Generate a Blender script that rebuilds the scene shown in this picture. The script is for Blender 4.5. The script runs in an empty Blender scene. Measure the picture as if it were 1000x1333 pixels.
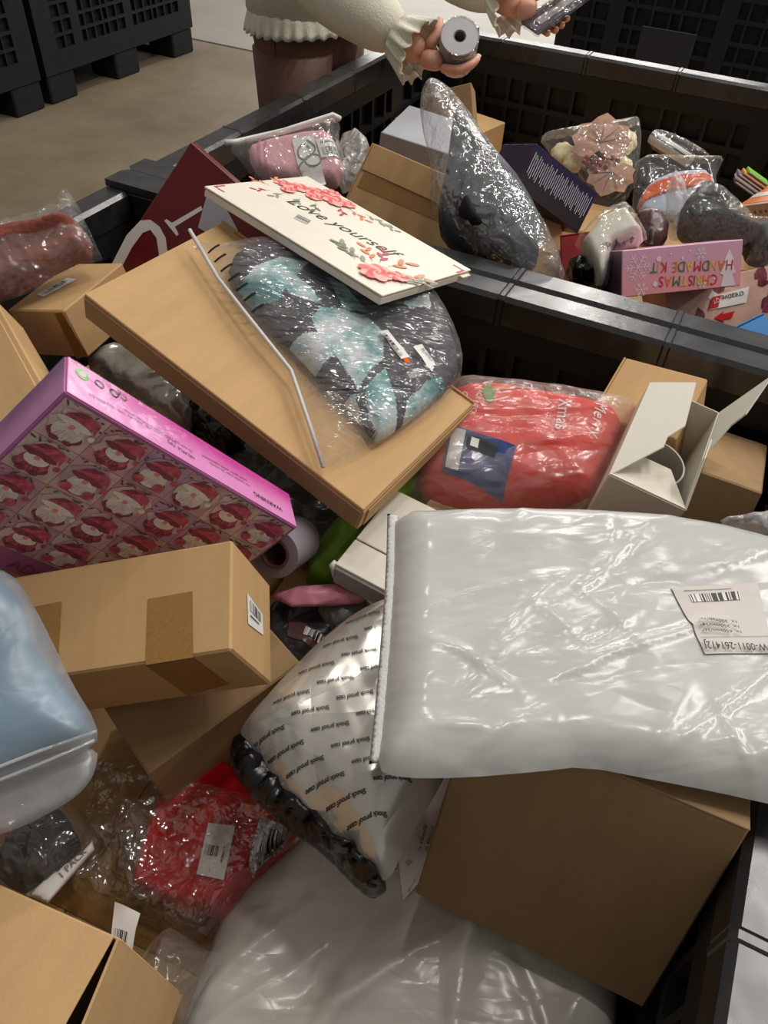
import bpy, math, random
import numpy as np
from mathutils import Vector, Matrix
from mathutils.geometry import delaunay_2d_cdt

# ------------------------------------------------------------------ camera, world, lights, exposure
S = bpy.context.scene
COL = S.collection
cam_data = bpy.data.cameras.new('camera')
cam = bpy.data.objects.new('camera', cam_data)
COL.objects.link(cam)
cam_data.sensor_fit = 'VERTICAL'
cam_data.sensor_height = 36.0
cam_data.lens = 36.0 * 1000.0 / 1333.0
cam_data.clip_start = 0.02
cam_data.clip_end = 200
CAM_ROT = Matrix(((0.89407, -0.3462, 0.28423), (0.44539, 0.61957, -0.64634), (0.04767, 0.70447, 0.70813)))
cam.matrix_world = Matrix.Translation((0, 0, 1.41)) @ CAM_ROT.to_4x4()
S.camera = cam

world = bpy.data.worlds.new('warehouse_air')
S.world = world
world.use_nodes = True
world.node_tree.nodes['Background'].inputs[0].default_value = (1.0, 0.95, 0.88, 1)
world.node_tree.nodes['Background'].inputs[1].default_value = 0.25

def area(name, loc, target, sx, sy, watts, colour):
    d = bpy.data.lights.new(name, 'AREA')
    d.shape = 'RECTANGLE'; d.size = sx; d.size_y = sy; d.energy = watts; d.color = colour
    o = bpy.data.objects.new(name, d)
    COL.objects.link(o)
    o.location = loc
    o.rotation_euler = (Vector(target) - Vector(loc)).to_track_quat('-Z', 'Y').to_euler()
    return o

WARM = (1.0, 0.96, 0.90)
area('strip_light', (1.9, 4.2, 5.5), (1.9, 4.2, 0), 0.35, 5.0, 190, WARM)
area('strip_light', (-1.6, 9.0, 5.5), (-1.6, 9.0, 0), 0.35, 5.0, 220, WARM)
area('strip_light', (6.0, 4.2, 5.5), (6.0, 4.2, 0), 0.35, 5.0, 120, WARM)
for lx, ly in ((-1.4, 2.6), (0.4, 1.6), (0.2, 4.6), (3.6, 3.0), (-3.4, 6.5), (3.0, 7.5)):
    area('glint_lamp', (lx, ly, 5.5), (lx, ly, 0), 0.35, 0.35, 32, WARM)  # small unseen lamps added overhead to put glints on the plastic films
area('dock_door_light', (-4.6, 15.0, 2.6), (-1.0, 1.0, 0.6), 8.0, 4.0, 480, (1.0, 0.97, 0.92))

S.view_settings.view_transform = 'Standard'
S.view_settings.look = 'None'
S.view_settings.gamma = 1.0
S.view_settings.use_curve_mapping = False
S.view_settings.exposure = 0.0
S.cycles.max_bounces = 8
S.cycles.transparent_max_bounces = 24
S.cycles.sample_clamp_indirect = 4.0
S.cycles.caustics_reflective = False
S.cycles.caustics_refractive = False


# ------------------------------------------------------------------ fitted sizes and placements
# fitted placements in metres: box name -> (centre, axes as columns, size); pouch name -> (origin, axes, outlines in the plane, mm)
BOX = {
 'flatkraft': ((-0.4255,0.6429,0.8885), (0.9554,0.1529,0.2526,-0.1407,0.9879,-0.066,-0.2597,0.0275,0.9653), (0.4083,0.2231,0.0358)),
 'love': ((-0.4591,0.8396,0.9572), (0.966,0.2012,0.1621,-0.2293,0.9568,0.1789,-0.1192,-0.21,0.9704), (0.2971,0.1938,0.012)),
 'gnome': ((-0.4208,0.3525,0.891), (0.4856,0.5764,0.6572,0.4549,0.4754,-0.753,-0.7465,0.6646,-0.0313), (0.2577,0.1982,0.0473)),
 'midcarton': ((-0.3904,0.2587,0.8285), (0.8523,-0.5161,-0.085,0.4577,0.8145,-0.3565,0.2532,0.265,0.9304), (0.3,0.0979,0.0999)),
 'undercarton': ((-0.3439,0.3237,0.6819), (0.3918,-0.9194,-0.0347,0.9138,0.3933,-0.1014,0.1069,0.0081,0.9942), (0.1719,0.16,0.14)),
 'bigbrown': ((0.0479,0.3843,0.7412), (0.9996,-0.0128,0.0235,0.0262,0.2942,-0.9554,0.0053,0.9557,0.2944), (0.2115,0.2277,0.2)),
 'labelcarton': ((-0.788,0.6829,0.8267), (0.9662,-0.081,-0.2448,0.0659,0.9954,-0.0694,0.2493,0.0509,0.9671), (0.0987,0.1307,0.071)),
 'farcarton': ((-0.7039,0.4274,0.8472), (0.4415,-0.8516,-0.2826,0.7965,0.517,-0.3136,0.4132,-0.0866,0.9065), (0.18,0.3,0.05)),
 'whiteflat': ((-0.1779,0.5334,0.7692), (0.9948,0.0465,0.0905,-0.0451,0.9988,-0.0176,-0.0912,0.0134,0.9957), (0.16,0.1353,0.029)),
 'openwhite': ((-0.0032,0.7639,0.7675), (0.9887,0.0116,0.1494,0.0052,0.9938,-0.1112,-0.1498,0.1108,0.9825), (0.0859,0.1676,0.2)),
 'smallkraft': ((-0.017,0.8708,0.8031), (0.9792,0.1046,-0.1739,-0.1572,0.9329,-0.3241,0.1283,0.3446,0.9299), (0.1057,0.1,0.1)),
 'rightcarton': ((0.0968,0.826,0.6936), (0.999,0.0091,-0.0446,-0.0452,0.3267,-0.9441,0.006,0.9451,0.3267), (0.0702,0.22,0.2)),
 'bottomleft': ((-0.3273,-0.0415,0.7379), (0.9888,-0.1025,-0.1086,0.0951,0.9929,-0.0713,0.1151,0.0602,0.9915), (0.28,0.22,0.16)),
 'burg': ((-0.676,0.8621,0.8513), (0.855,0.4377,0.2783,0.0415,0.477,-0.8779,-0.517,0.7621,0.3897), (0.24,0.2145,0.025)),
 'xmas': ((-0.0768,1.2745,0.8202), (0.8152,-0.313,0.4873,0.5753,0.34,-0.744,0.0672,0.8868,0.4572), (0.2013,0.0715,0.0801)),
 'greybox': ((-0.7071,1.7138,0.7131), (0.9887,-0.092,0.1183,0.0952,0.9952,-0.0212,-0.1158,0.0322,0.9927), (0.18,0.18,0.16)),
 'tapedkraft': ((-0.5355,1.2598,0.7489), (0.9805,0.1723,-0.095,-0.1815,0.6056,-0.7748,-0.076,0.7769,0.625), (0.3,0.26,0.06)),
 'farkraft1': ((-0.7574,1.97,0.7487), (0.9139,-0.4058,0.0093,0.2505,0.5458,-0.7996,0.3195,0.7331,0.6004), (0.1272,0.1,0.05)),
 'farkraft2': ((-0.7908,2.0661,0.6093), (0.9666,0.2564,0.004,-0.2563,0.9664,-0.0179,-0.0084,0.0163,0.9998), (0.22,0.2,0.18)),
 'purple': ((-0.3604,1.4571,0.8218), (0.6201,0.1189,0.7755,0.5537,0.634,-0.5399,-0.5558,0.7642,0.3273), (0.1764,0.0808,0.1)),
 'creative': ((0.0133,1.3629,0.7186), (0.7408,-0.4663,0.4835,0.6649,0.4071,-0.6262,0.0952,0.7854,0.6117), (0.2178,0.12,0.08)),
 'polka': ((0.0598,1.7156,0.795), (0.4451,-0.6659,-0.5987,-0.7715,0.0542,-0.6339,0.4546,0.7441,-0.4896), (0.16,0.0562,0.08)),
 'redbox': ((-0.2323,1.3744,0.7371), (0.9229,-0.3851,0,0.2723,0.6526,-0.7071,0.2723,0.6526,0.7071), (0.08,0.1,0.06)),
 'bluebox': ((0.0994,1.135,0.7909), (0.6696,-0.7428,0,0.6299,0.5678,-0.53,0.3937,0.3549,0.848), (0.05,0.1,0.05)),
 'beigebox': ((-0.3263,1.4025,0.688), (0.9361,-0.3493,0.0418,0.2779,0.6616,-0.6965,0.2156,0.6636,0.7163), (0.1,0.18,0.06)),
}
POUCH = {
 'whitemailer': ((0.0018,0.4018,0.895), (0.8951,-0.4459,0,0.4459,0.8951,0,0,0,1), {'o': [(-147, 153),(-83, 158),(-8, 164),(67, 164),(125, 159),(181, 146),(226, 126),(256, 101),(207, -30),(160, -132),(115, -123),(79, -115),(36, -107),(-12, -98),(-46, -103),(-102, -109),(-145, -110),(-162, -104),(-158, -67),(-154, -12),(-150, 50),(-148, 102)], 'label': [(85, 53),(161, 60),(150, -11),(94, -14)], 'code': [(95, 45),(149, 49)]}),
 'bluebag': ((-0.3436,0.166,0.93), (0.8841,-0.4427,0.1497,0.4655,0.8622,-0.1997,-0.0407,0.2462,0.9684), {'o': [(-127, 105),(-73, 93),(-36, 83),(-20, 74),(-4, 53),(13, 29),(33, -2),(58, -33),(60, -48),(29, -62),(2, -73),(-63, -98)], 'flap': [(57, -42),(59, -62),(51, -77),(31, -91),(9, -102),(-55, -123),(-73, -65),(-2, -56)], 'zip': [(59, -39),(28, -55),(1, -67),(-65, -91)]}),
 'garmentbag': ((-0.353,0.6821,0.9009), (0.8584,-0.4464,0.2526,0.4756,0.8772,-0.066,-0.1921,0.1768,0.9653), {'o': [(-212, 145),(-195, 122),(-167, 71),(-128, 11),(-102, -16),(-71, -45),(-46, -123),(-33, -178),(-23, -174),(29, -134),(91, -77),(132, -13),(136, 28),(123, 86),(99, 139),(17, 167),(-45, 187),(-132, 161),(-162, 140),(-190, 127)], 'cloth': [(-162, 111),(-131, 152),(-65, 173),(6, 164),(89, 139),(120, 74),(130, 9),(122, -23),(78, -79),(37, -124),(25, -133),(8, -100),(-25, -69),(-60, -28),(-100, 15),(-139, 61)], 'r1': [(-143, 62),(-127, 88),(-97, 115),(-64, 114),(-77, 87),(-88, 60),(-94, 39),(-124, 35)], 'r2': [(-77, 85),(-61, 73),(-43, 43),(-82, 51),(-88, 62)], 'r3': [(-46, 39),(-18, 41),(12, 36),(30, 19),(30, -25),(13, -52),(3, -78),(-15, -51),(-29, -30),(-48, -1),(-55, 17)], 'r4': [(-87, -17),(-57, -4),(-30, -5),(-20, -28),(-42, -48),(-61, -59),(-79, -38)], 'r5': [(-39, -104),(-1, -79),(10, -106),(-12, -137),(-32, -120)], 'r6': [(10, -76),(33, -39),(40, -69),(51, -115),(30, -136),(17, -109)], 'r7': [(57, -83),(83, -45),(100, -31),(116, -46),(95, -83),(66, -116),(58, -105)], 'r8': [(54, 76),(88, 103),(91, 78),(63, 69)], 'r9': [(-41, 96),(-19, 86),(12, 46),(-18, 41)], 'zip': [(-209, 143),(-167, 74),(-119, 5),(-71, -54),(-45, -128),(-28, -176)]}),
 'shockpouch': ((-0.1656,0.2926,0.79), (0.8944,-0.4474,0,0.4468,0.8932,-0.0499,0.0223,0.0447,0.9988), {'o': [(-82, 2),(-70, 25),(-46, 59),(-5, 110),(30, 140),(71, 155),(124, 132),(132, 47),(109, -16),(94, -44),(76, -73),(64, -93),(49, -123),(29, -108),(10, -90),(-29, -59),(-65, -18)], 'strip': [(-90, 0),(-77, 10),(-56, -11),(-17, -51),(16, -79),(41, -103),(52, -120),(41, -127),(29, -123),(-2, -93),(-34, -73),(-74, -40),(-86, -24)]}),
 'bottommailer': ((-0.0649,0.2165,0.605), (0.8946,-0.4469,0,0.4467,0.8942,-0.03,0.0134,0.0268,0.9996), {'o': [(-127, 61),(-98, 87),(-78, 103),(-41, 132),(0, 166),(69, 185),(134, 151),(173, 79),(213, 2),(216, -48),(196, -88),(128, -136),(-63, -137),(-184, -117),(-180, -64),(-166, -11),(-150, 39)], 'label': [(3, 144),(82, 176),(97, 113),(17, 29)]}),
 'redcase': ((-0.2563,0.2239,0.62), (0.8942,-0.4476,0,0.4424,0.884,-0.1513,0.0677,0.1353,0.9885), {'o': [(-47, 92),(-13, 90),(14, 60),(85, 14),(71, -15),(40, -46),(18, -75),(-24, -70),(-72, -51),(-66, -1),(-54, 45)], 'film': [(-136, 68),(-96, 72),(-43, 52),(32, 34),(82, 21),(87, -8),(50, -35),(21, -73),(0, -102),(-52, -79),(-120, -64),(-130, -42),(-126, 1)], 'label': [(1, -1),(27, -4),(22, -51),(-4, -46)], 'tag': [(50, 3),(80, -5),(69, -28),(42, -44)]}),
 'packbag': ((-0.3768,0.1308,0.66), (0.8941,-0.4479,0,0.4457,0.8896,-0.0995,0.0446,0.089,0.995), {'o': [(-15, 42),(6, 33),(32, 0),(10, -24),(-8, -41),(-36, -30),(-46, -14),(-32, 19)], 'strip': [(46, 2),(50, -7),(20, -52),(-2, -45),(38, -8)], 'film': [(-64, 32),(-10, 48),(6, 45),(42, 14),(43, -2),(10, -48),(-42, -37)], 'red': [(-48, 21),(-25, 35),(-28, 9),(-39, -2)]}),
 'clearbag': ((-0.2238,0.0899,0.64), (0.8941,-0.4479,0,0.4457,0.8896,-0.0995,0.0446,0.089,0.995), {'o': [(0, 46),(17, 39),(39, 24),(55, 25),(39, -6),(26, -36),(-48, -36),(-39, -17),(-24, 9)], 'label': [(-42, 58),(-18, 49),(-26, -5),(-36, -8)]}),
 'redbag': ((-0.1415,0.7312,0.8), (0.8976,-0.4408,0,0.4203,0.8559,-0.3011,0.1327,0.2703,0.9536), {'o': [(-144, -47),(-127, 2),(-112, 59),(-90, 99),(-68, 116),(-11, 104),(85, 82),(149, 59),(139, 40),(108, -23),(70, -88),(-43, -84),(-88, -77),(-134, -61)], 'cloth': [(-136, -48),(-121, 1),(-106, 55),(-80, 98),(-11, 96),(74, 76),(132, 47),(100, -17),(64, -83),(-43, -82),(-88, -74)], 'pic': [(-88, 15),(-43, 8),(-12, -22),(-31, -78),(-69, -61),(-100, -45)]}),
 'rustbag': ((-0.8231,0.6829,0.9), (0.8965,-0.4316,0.1001,0.4377,0.828,-0.3505,0.0683,0.358,0.9312), {'o': [(-126, 3),(-91, 32),(-39, 41),(5, 64),(16, 106),(32, 82),(46, 53),(79, -12),(46, -25),(-9, -65),(-46, -83),(-100, -113)], 'cloth': [(-125, -4),(-78, 24),(-8, 43),(35, 58),(72, -9),(40, -21),(-10, -60),(-47, -77),(-101, -107)]}),
 'silverbag': ((-0.6735,0.651,0.76), (0.8948,-0.4465,0,0.4378,0.8774,-0.1961,0.0876,0.1755,0.9806), {'o': [(-86, 33),(-56, 60),(-23, 65),(33, 29),(96, -54),(80, -101),(21, -58),(-31, -6)]}),
 'barcodebag': ((-0.6006,0.6627,0.74), (0.8948,-0.4465,0,0.4378,0.8774,-0.1961,0.0876,0.1755,0.9806), {'o': [(-57, 47),(-17, 76),(47, 13),(99, -73),(60, -98),(1, -42)], 'label': [(-6, -2),(11, 10),(21, -11),(12, -35)]}),
 'blackbag': ((-0.4784,0.6357,0.7), (0.8941,-0.4479,0,0.4457,0.8896,-0.0995,0.0446,0.089,0.995), {'o': [(-118, 75),(-45, 107),(74, -14),(149, -107),(112, -167),(63, -144),(-24, -55)]}),
 'greencloth': ((-0.2909,0.5341,0.735), (0.8941,-0.4479,0,0.4457,0.8896,-0.0995,0.0446,0.089,0.995), {'o': [(-38, -44),(-19, 11),(12, 53),(54, 65),(115, 172),(154, 144),(92, 65),(36, -6),(11, -54),(-24, -58)]}),
 'pinkmailer': ((-0.2664,0.455,0.75), (0.896,-0.4441,0,0.4301,0.8676,-0.2496,0.1108,0.2236,0.9684), {'o': [(-59, 1),(-30, 12),(16, 14),(50, -2),(42, -11),(9, -13),(-33, -13)]}),
 'greypoly': ((-0.2425,0.4643,0.72), (0.8941,-0.4479,0,0.4457,0.8896,-0.0995,0.0446,0.089,0.995), {'o': [(-39, 5),(-9, 17),(34, 18),(26, -15),(-3, -29),(-21, -15)]}),
 'darklabelbag': ((-0.2782,0.4316,0.7), (0.8941,-0.4479,0,0.4457,0.8896,-0.0995,0.0446,0.089,0.995), {'o': [(-47, 35),(1, 51),(38, 25),(47, -5),(8, -52),(-17, -52),(-46, -15)], 'label': [(-14, 11),(34, -19),(24, -35),(-15, -15)]}),
 'clearcorner': ((0.1164,0.6607,0.86), (0.8948,-0.4465,0,0.4378,0.8774,-0.1961,0.0876,0.1755,0.9806), {'o': [(-32, 12),(-8, 13),(34, 23),(50, -1),(34, -28),(0, -15)]}),
 'towelbag': ((-0.7233,1.153,0.9), (0.9072,-0.393,0.1502,0.4069,0.7288,-0.5507,0.1069,0.5607,0.8211), {'o': [(-111, 19),(-94, 27),(-14, 46),(73, 65),(84, 57),(79, 35),(90, -5),(102, -53),(80, -60),(28, -71),(-38, -56),(-65, -40),(-91, 2)], 'cloth': [(-77, 2),(-65, 24),(52, 44),(75, 27),(95, -50),(28, -62),(-55, -38)], 'label': [(45, 11),(80, 18),(91, -17),(56, -23)], 'band': [(5, 14),(41, 22),(64, -72),(26, -79)]}),
 'crinklebag': ((-0.7481,1.4329,0.8), (0.9026,-0.4304,0,0.3933,0.8248,-0.4061,0.1748,0.3666,0.9138), {'o': [(-37, 60),(4, 69),(36, 37),(29, -36),(6, -74),(-33, -89)]}),
 'shoebag': ((-0.379,1.2083,0.9), (0.9034,-0.4016,-0.15,0.2304,0.75,-0.6201,0.3615,0.5256,0.7701), {'o': [(-78, 224),(-58, 204),(-40, 174),(3, 89),(62, -28),(96, -107),(113, -192),(81, -180),(20, -150),(-42, -113),(-79, -58),(-103, -2),(-96, 58),(-117, 155),(-112, 210)], 'cloth': [(-51, 168),(-15, 106),(50, -13),(72, -74),(58, -154),(-4, -131),(-64, -85),(-85, -44),(-67, 33),(-60, 105)], 'tag': [(-33, 125),(-22, 118),(7, 52),(-6, 59)]}),
 'leafbag': ((-0.315,1.6968,0.8), (0.9185,-0.3954,0,0.3163,0.7348,-0.6,0.2373,0.5511,0.8), {'o': [(-110, 74),(-52, 77),(28, 76),(94, 79),(96, 47),(82, -49),(56, -93),(25, -116),(-21, -99),(-59, -14)], 'leaf1': [(-47, 7),(-15, 37),(16, 35),(50, 22),(59, -11),(35, -34),(25, -67),(-10, -70),(-31, -49),(-25, -24)], 'leaf2': [(-5, -71),(32, -86),(52, -118),(22, -136),(-15, -122)]}),
 'whiteroll': ((-0.1865,1.9026,0.8), (0.9097,-0.4152,0,0.3579,0.7841,-0.507,0.2105,0.4612,0.8619), {'o': [(-56, 29),(-36, 49),(10, 15),(68, -39),(55, -55),(-3, -27),(-41, -4)]}),
 'orangebib': ((-0.1364,1.6513,0.8), (0.9185,-0.3954,0,0.3163,0.7348,-0.6,0.2373,0.5511,0.8), {'o': [(-78, -31),(-67, 2),(-45, 29),(3, 43),(75, 36),(67, -58),(17, -67),(-47, -53)], 'film': [(-90, -72),(-75, 73),(-50, 86),(94, 59),(76, 22),(77, -79),(23, -85)], 'band': [(-73, -15),(-51, 17),(0, 29),(69, 23),(66, -8),(4, -7),(-47, -16),(-77, -35)]}),
 'pointyclear': ((-0.1185,1.5283,0.83), (0.9317,-0.3633,0,0.2569,0.6588,-0.7071,0.2569,0.6588,0.7071), {'o': [(-4, 60),(6, 46),(19, 22),(14, -36),(2, -78),(-20, -71),(-21, 21),(-13, 37)]}),
 'greenshoe': ((-0.0421,1.4961,0.82), (0.9097,-0.4152,0,0.3579,0.7841,-0.507,0.2105,0.4612,0.8619), {'o': [(-68, -37),(-65, 18),(-38, 60),(-12, 66),(19, 44),(38, 8),(59, -25),(102, -18),(90, -101),(42, -95),(38, -51)], 'top': [(-38, 53),(-13, 59),(8, 42),(27, 4),(6, -1),(-31, 18)]}),
 'whitebag': ((-0.1723,1.2606,0.84), (0.9097,-0.4152,0,0.3579,0.7841,-0.507,0.2105,0.4612,0.8619), {'o': [(-63, 12),(-40, 39),(-7, 61),(25, 69),(40, 39),(52, 5),(-1, -15),(-16, -71),(-34, -83),(-45, -38)], 'inner': [(-54, 4),(-21, 44),(22, 57),(41, 17),(46, 3),(-4, -14),(-23, -67),(-35, -69)]}),
 'plumbag': ((-0.1397,1.4557,0.8), (0.9097,-0.4152,0,0.3579,0.7841,-0.507,0.2105,0.4612,0.8619), {'o': [(-36, 27),(-9, 45),(32, 22),(20, -39),(-20, -37)], 'label': [(-13, -13),(0, -12),(-5, -41),(-19, -39)]}),
 'shinyblack': ((-0.2063,1.2288,0.79), (0.9026,-0.4304,0,0.3933,0.8248,-0.4061,0.1748,0.3666,0.9138), {'o': [(-30, 28),(6, 35),(35, 9),(35, -44),(-19, -30)]}),
}
DECAL = {
 'burg': [('letter', 'f', ((-0.1201,-0.1073,0.0125),(-0.1245,-0.0583,0.0125),(-0.1194,-0.0275,0.0125),(-0.1083,-0.0167,0.0125),(-0.0923,-0.0155,0.0125),(-0.0762,-0.0227,0.0125),(-0.0584,-0.0428,0.0125),(-0.0649,-0.0628,0.0125),(-0.0722,-0.0476,0.0125),(-0.0869,-0.0319,0.0125),(-0.1007,-0.0282,0.0125),(-0.1073,-0.0394,0.0125),(-0.1088,-0.0674,0.0125),(-0.106,-0.0981,0.0125))), ('letter', 'f', ((-0.0916,-0.004,0.0125),(-0.0901,0,0.0125),(-0.0809,0.001,0.0125),(-0.0604,0.0483,0.0125),(-0.0557,0.0455,0.0125),(-0.0744,-0.0004,0.0125),(-0.064,-0.0054,0.0125),(-0.0654,-0.0094,0.0125))), ('grey_letter', 'f', ((-0.0628,0.0676,0.0125),(-0.0565,0.0783,0.0125),(-0.0395,0.0739,0.0125),(0.001,0.0568,0.0125),(-0.0136,0.0278,0.0125),(-0.0472,0.0214,0.0125)))],
 'midcarton': [('packing_tape', 'f', ((0.0767,0.0064,0.0499),(0.1159,0.0068,0.0499),(0.1187,-0.0504,0.0499),(0.0786,-0.0508,0.0499))), ('packing_tape', 'f', ((-0.0277,0.0165,0.0499),(-0.0021,0.0173,0.0499),(0.0024,-0.0499,0.0499),(-0.0147,-0.0488,0.0499))), ('packing_tape', 'b', ((0.076,-0.0489,0.0449),(0.1169,-0.0489,0.046),(0.117,-0.0489,-0.0309),(0.0722,-0.0489,-0.0466))), ('label', 'r', ((0.15,0.0137,0.0154),(0.15,0.0089,-0.025),(0.15,-0.0104,-0.0266),(0.15,-0.0138,0.0134)))],
 'labelcarton': [('label', 'f', ((-0.0344,-0.0253,0.0355),(-0.0178,0.0219,0.0355),(0.0036,0.0172,0.0355),(-0.0158,-0.0315,0.0355))), ('packing_tape', 'b', ((0.0313,-0.0653,0.0313),(0.0444,-0.0653,0.0326),(0.0514,-0.0653,-0.0323),(0.0275,-0.0653,-0.0369)))],
 'tapedkraft': [('packing_tape', 'f', ((-0.1406,0.0476,0.03),(-0.14,0.0751,0.03),(0.0496,0.0836,0.03),(0.0594,0.0525,0.03)))],
 'love': [('barcode_label', 'f', ((-0.0484,-0.0464,0.006),(-0.0557,-0.0287,0.006),(-0.0224,-0.0233,0.006),(-0.0154,-0.0398,0.006)))],
 'creative': [('logo_label', 'f', ((-0.0356,0.0072,0.04),(0.037,0.0073,0.04),(0.0466,0.0332,0.04),(-0.0251,0.0288,0.04))), ('arrow', 'f', ((-0.0274,-0.0074,0.04),(-0.007,0.0007,0.04),(-0.0106,-0.0039,0.04),(0.0132,-0.003,0.04),(0.0058,-0.0135,0.04),(-0.0105,-0.0131,0.04),(-0.0083,-0.0188,0.04)))],
}
TEXT = {
 'love': [('f', (-0.0852,-0.0138,0.006), (0.0883,0.0088,0.006), 'Love yourself')],
 'xmas': [('f', (0.0847,0.0061,0.04), (-0.0546,0.0136,0.04), 'HANDMADE KIT'), ('f', (0.0598,-0.0141,0.04), (-0.0399,-0.0087,0.04), 'CHRISTMAS')],
 'creative': [('f', (0.0339,0.0275,0.04), (-0.0091,0.0273,0.04), 'creative'), ('f', (-0.014,0.0243,0.04), (-0.026,0.0225,0.04), 'QT')],
 'gnome': [('f', (-0.0439,-0.0971,0.0237), (0.1089,-0.1337,0.0237), 'ADVENT CALENDAR'), ('t', (0.1096,0.0991,0.0081), (0.0708,0.0991,0.0083), 'WARNING'), ('t', (-0.0019,0.0991,0.0106), (-0.0314,0.0991,0.0084), 'HELPFUL TIPS'), ('t', (-0.0708,0.0991,-0.0151), (-0.0814,0.0991,-0.0187), 'CE'), ('t', (-0.0219,0.0991,0.0045), (-0.1088,0.0991,0.0085), 'for decoration only  not a toy  keep away from fire'), ('t', (-0.0028,0.0991,0.0031), (-0.076,0.0991,0.0014), 'do not use near open flame or water'), ('t', (0.0639,0.0991,-0.0031), (0.0083,0.0991,-0.0005), 'small parts  adult supervision'), ('t', (0.0669,0.0991,0.0024), (0.0168,0.0991,0.0039), 'not suitable under 36 months')],
 'whitemailer': [((0.1589,-0.0047), (0.0945,-0.0047), 'WOW-0011-261412J'), ((0.128,0.0068), (0.0964,0.008), '1x  650mm/26"'), ((0.1279,0.0121), (0.0959,0.0125), '1x  350mm/14"'), ((0.1275,0.0167), (0.0953,0.0171), '1x  300mm/12"')],
 'bottommailer': [((0.0101,0.0534), (0.0238,0.1008), 'WOW-Silicone'), ((0.0346,0.0738), (0.0424,0.0995), '1x  650mm/26"'), ((0.0414,0.0732), (0.0494,0.098), '1x  400mm/16"')],
 'redbag': [((-0.0493,0.0679), (-0.0629,0.0258), 'FACE NECK'), ((-0.0693,0.0645), (-0.0922,0.0334), 'CON...'), ((0.0886,0.0432), (0.075,-0.0063), 'Merry'), ((0.0456,0.0496), (0.0348,-0.0005), 'Xmas')],
 'packbag': [((0.0291,-0.0318), (0.0456,-0.0096), '1 PACK')],
 'garmentbag': [((0.0895,0.0451), (0.1014,-0.0118), 'ELAPAT')],
 'whitebag': [((0.0274,-0.001), (-0.0253,-0.0198), 'snoopodu')],
 'shockpouch': [((0.0195,0.0351), (-0.0118,0.0286), 't'), ((0.0195,0.0351), (0.0367,0.0209), 'a'), ((0.0195,0.0351), (-0.0003,0.0069), 'b')],
}

# ------------------------------------------------------------------ materials
def lin(c):
    return tuple(((x / 255) / 12.92 if x <= 10 else (((x / 255) + 0.055) / 1.055) ** 2.4) for x in c) + (1,)

class NT:
    def __init__(s, name):
        s.m = bpy.data.materials.new(name); s.m.use_nodes = True
        s.t = s.m.node_tree; s.t.nodes.clear()
        s.out = s.n('ShaderNodeOutputMaterial')
    def n(s, kind, **k):
        x = s.t.nodes.new(kind)
        for a, v in k.items():
            if hasattr(x, a): setattr(x, a, v)
            else: x.inputs[a.replace('_', ' ')].default_value = v
        return x
    def l(s, a, b): s.t.links.new(a, b)
    def coord(s, stretch=(1, 1, 1), rot=0.0, kind='Object'):
        t = s.n('ShaderNodeTexCoord'); m = s.n('ShaderNodeMapping')
        m.inputs['Scale'].default_value = stretch; m.inputs['Rotation'].default_value = (0, 0, rot)
        s.l(t.outputs[kind], m.inputs['Vector']); return m.outputs[0]
    def noise(s, vec, scale, detail=4, rough=0.55, dist=0.0):
        x = s.n('ShaderNodeTexNoise'); s.l(vec, x.inputs['Vector'])
        x.inputs['Scale'].default_value = scale; x.inputs['Detail'].default_value = detail
        x.inputs['Roughness'].default_value = rough; x.inputs['Distortion'].default_value = dist
        return x.outputs[0]
    def ramp(s, fac, stops, interp='LINEAR'):
        r = s.n('ShaderNodeValToRGB'); r.color_ramp.interpolation = interp
        e = r.color_ramp.elements
        while len(e) < len(stops): e.new(0.5)
        for i, (p, c) in enumerate(stops): e[i].position = p; e[i].color = c
        s.l(fac, r.inputs[0]); return r.outputs[0]
    def bump(s, h, strength, dist=0.001, prev=None):
        b = s.n('ShaderNodeBump'); b.inputs['Strength'].default_value = strength; b.inputs['Distance'].default_value = dist
        s.l(h, b.inputs['Height'])
        if prev is not None: s.l(prev, b.inputs['Normal'])
        return b.outputs[0]
    def pbr(s, base=None, rough=0.5, spec=0.5, metal=0.0, normal=None, coat=0.0):
        p = s.n('ShaderNodeBsdfPrincipled')
        if base is not None:
            if isinstance(base, tuple): p.inputs['Base Color'].default_value = base
            else: s.l(base, p.inputs['Base Color'])
        if isinstance(rough, (int, float)): p.inputs['Roughness'].default_value = rough
        else: s.l(rough, p.inputs['Roughness'])
        p.inputs['Specular IOR Level'].default_value = spec
        p.inputs['Metallic'].default_value = metal; p.inputs['Coat Weight'].default_value = coat
        p.inputs['Coat Roughness'].default_value = 0.12
        if normal is not None: s.l(normal, p.inputs['Normal'])
        return p.outputs[0]
    def done(s, sh): s.l(sh, s.out.inputs[0]); return s.m

def plain(name, rgb, rough=0.6, spec=0.4, var=0.12, vscale=30, bump=0.0, bscale=200, coat=0.0, stretch=(1, 1, 1), metal=0.0):
    m = NT(name); v = m.coord(stretch); c = lin(rgb)
    n = m.noise(v, vscale, 5)
    d = tuple(x * (1 - var) for x in c[:3]) + (1,); h = tuple(min(1, x * (1 + var)) for x in c[:3]) + (1,)
    col = m.ramp(n, [(0.3, d), (0.7, h)])
    nm = m.bump(m.noise(v, bscale, 3), bump, 0.002) if bump else None
    return m.done(m.pbr(col, rough, spec, metal, nm, coat))

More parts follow.
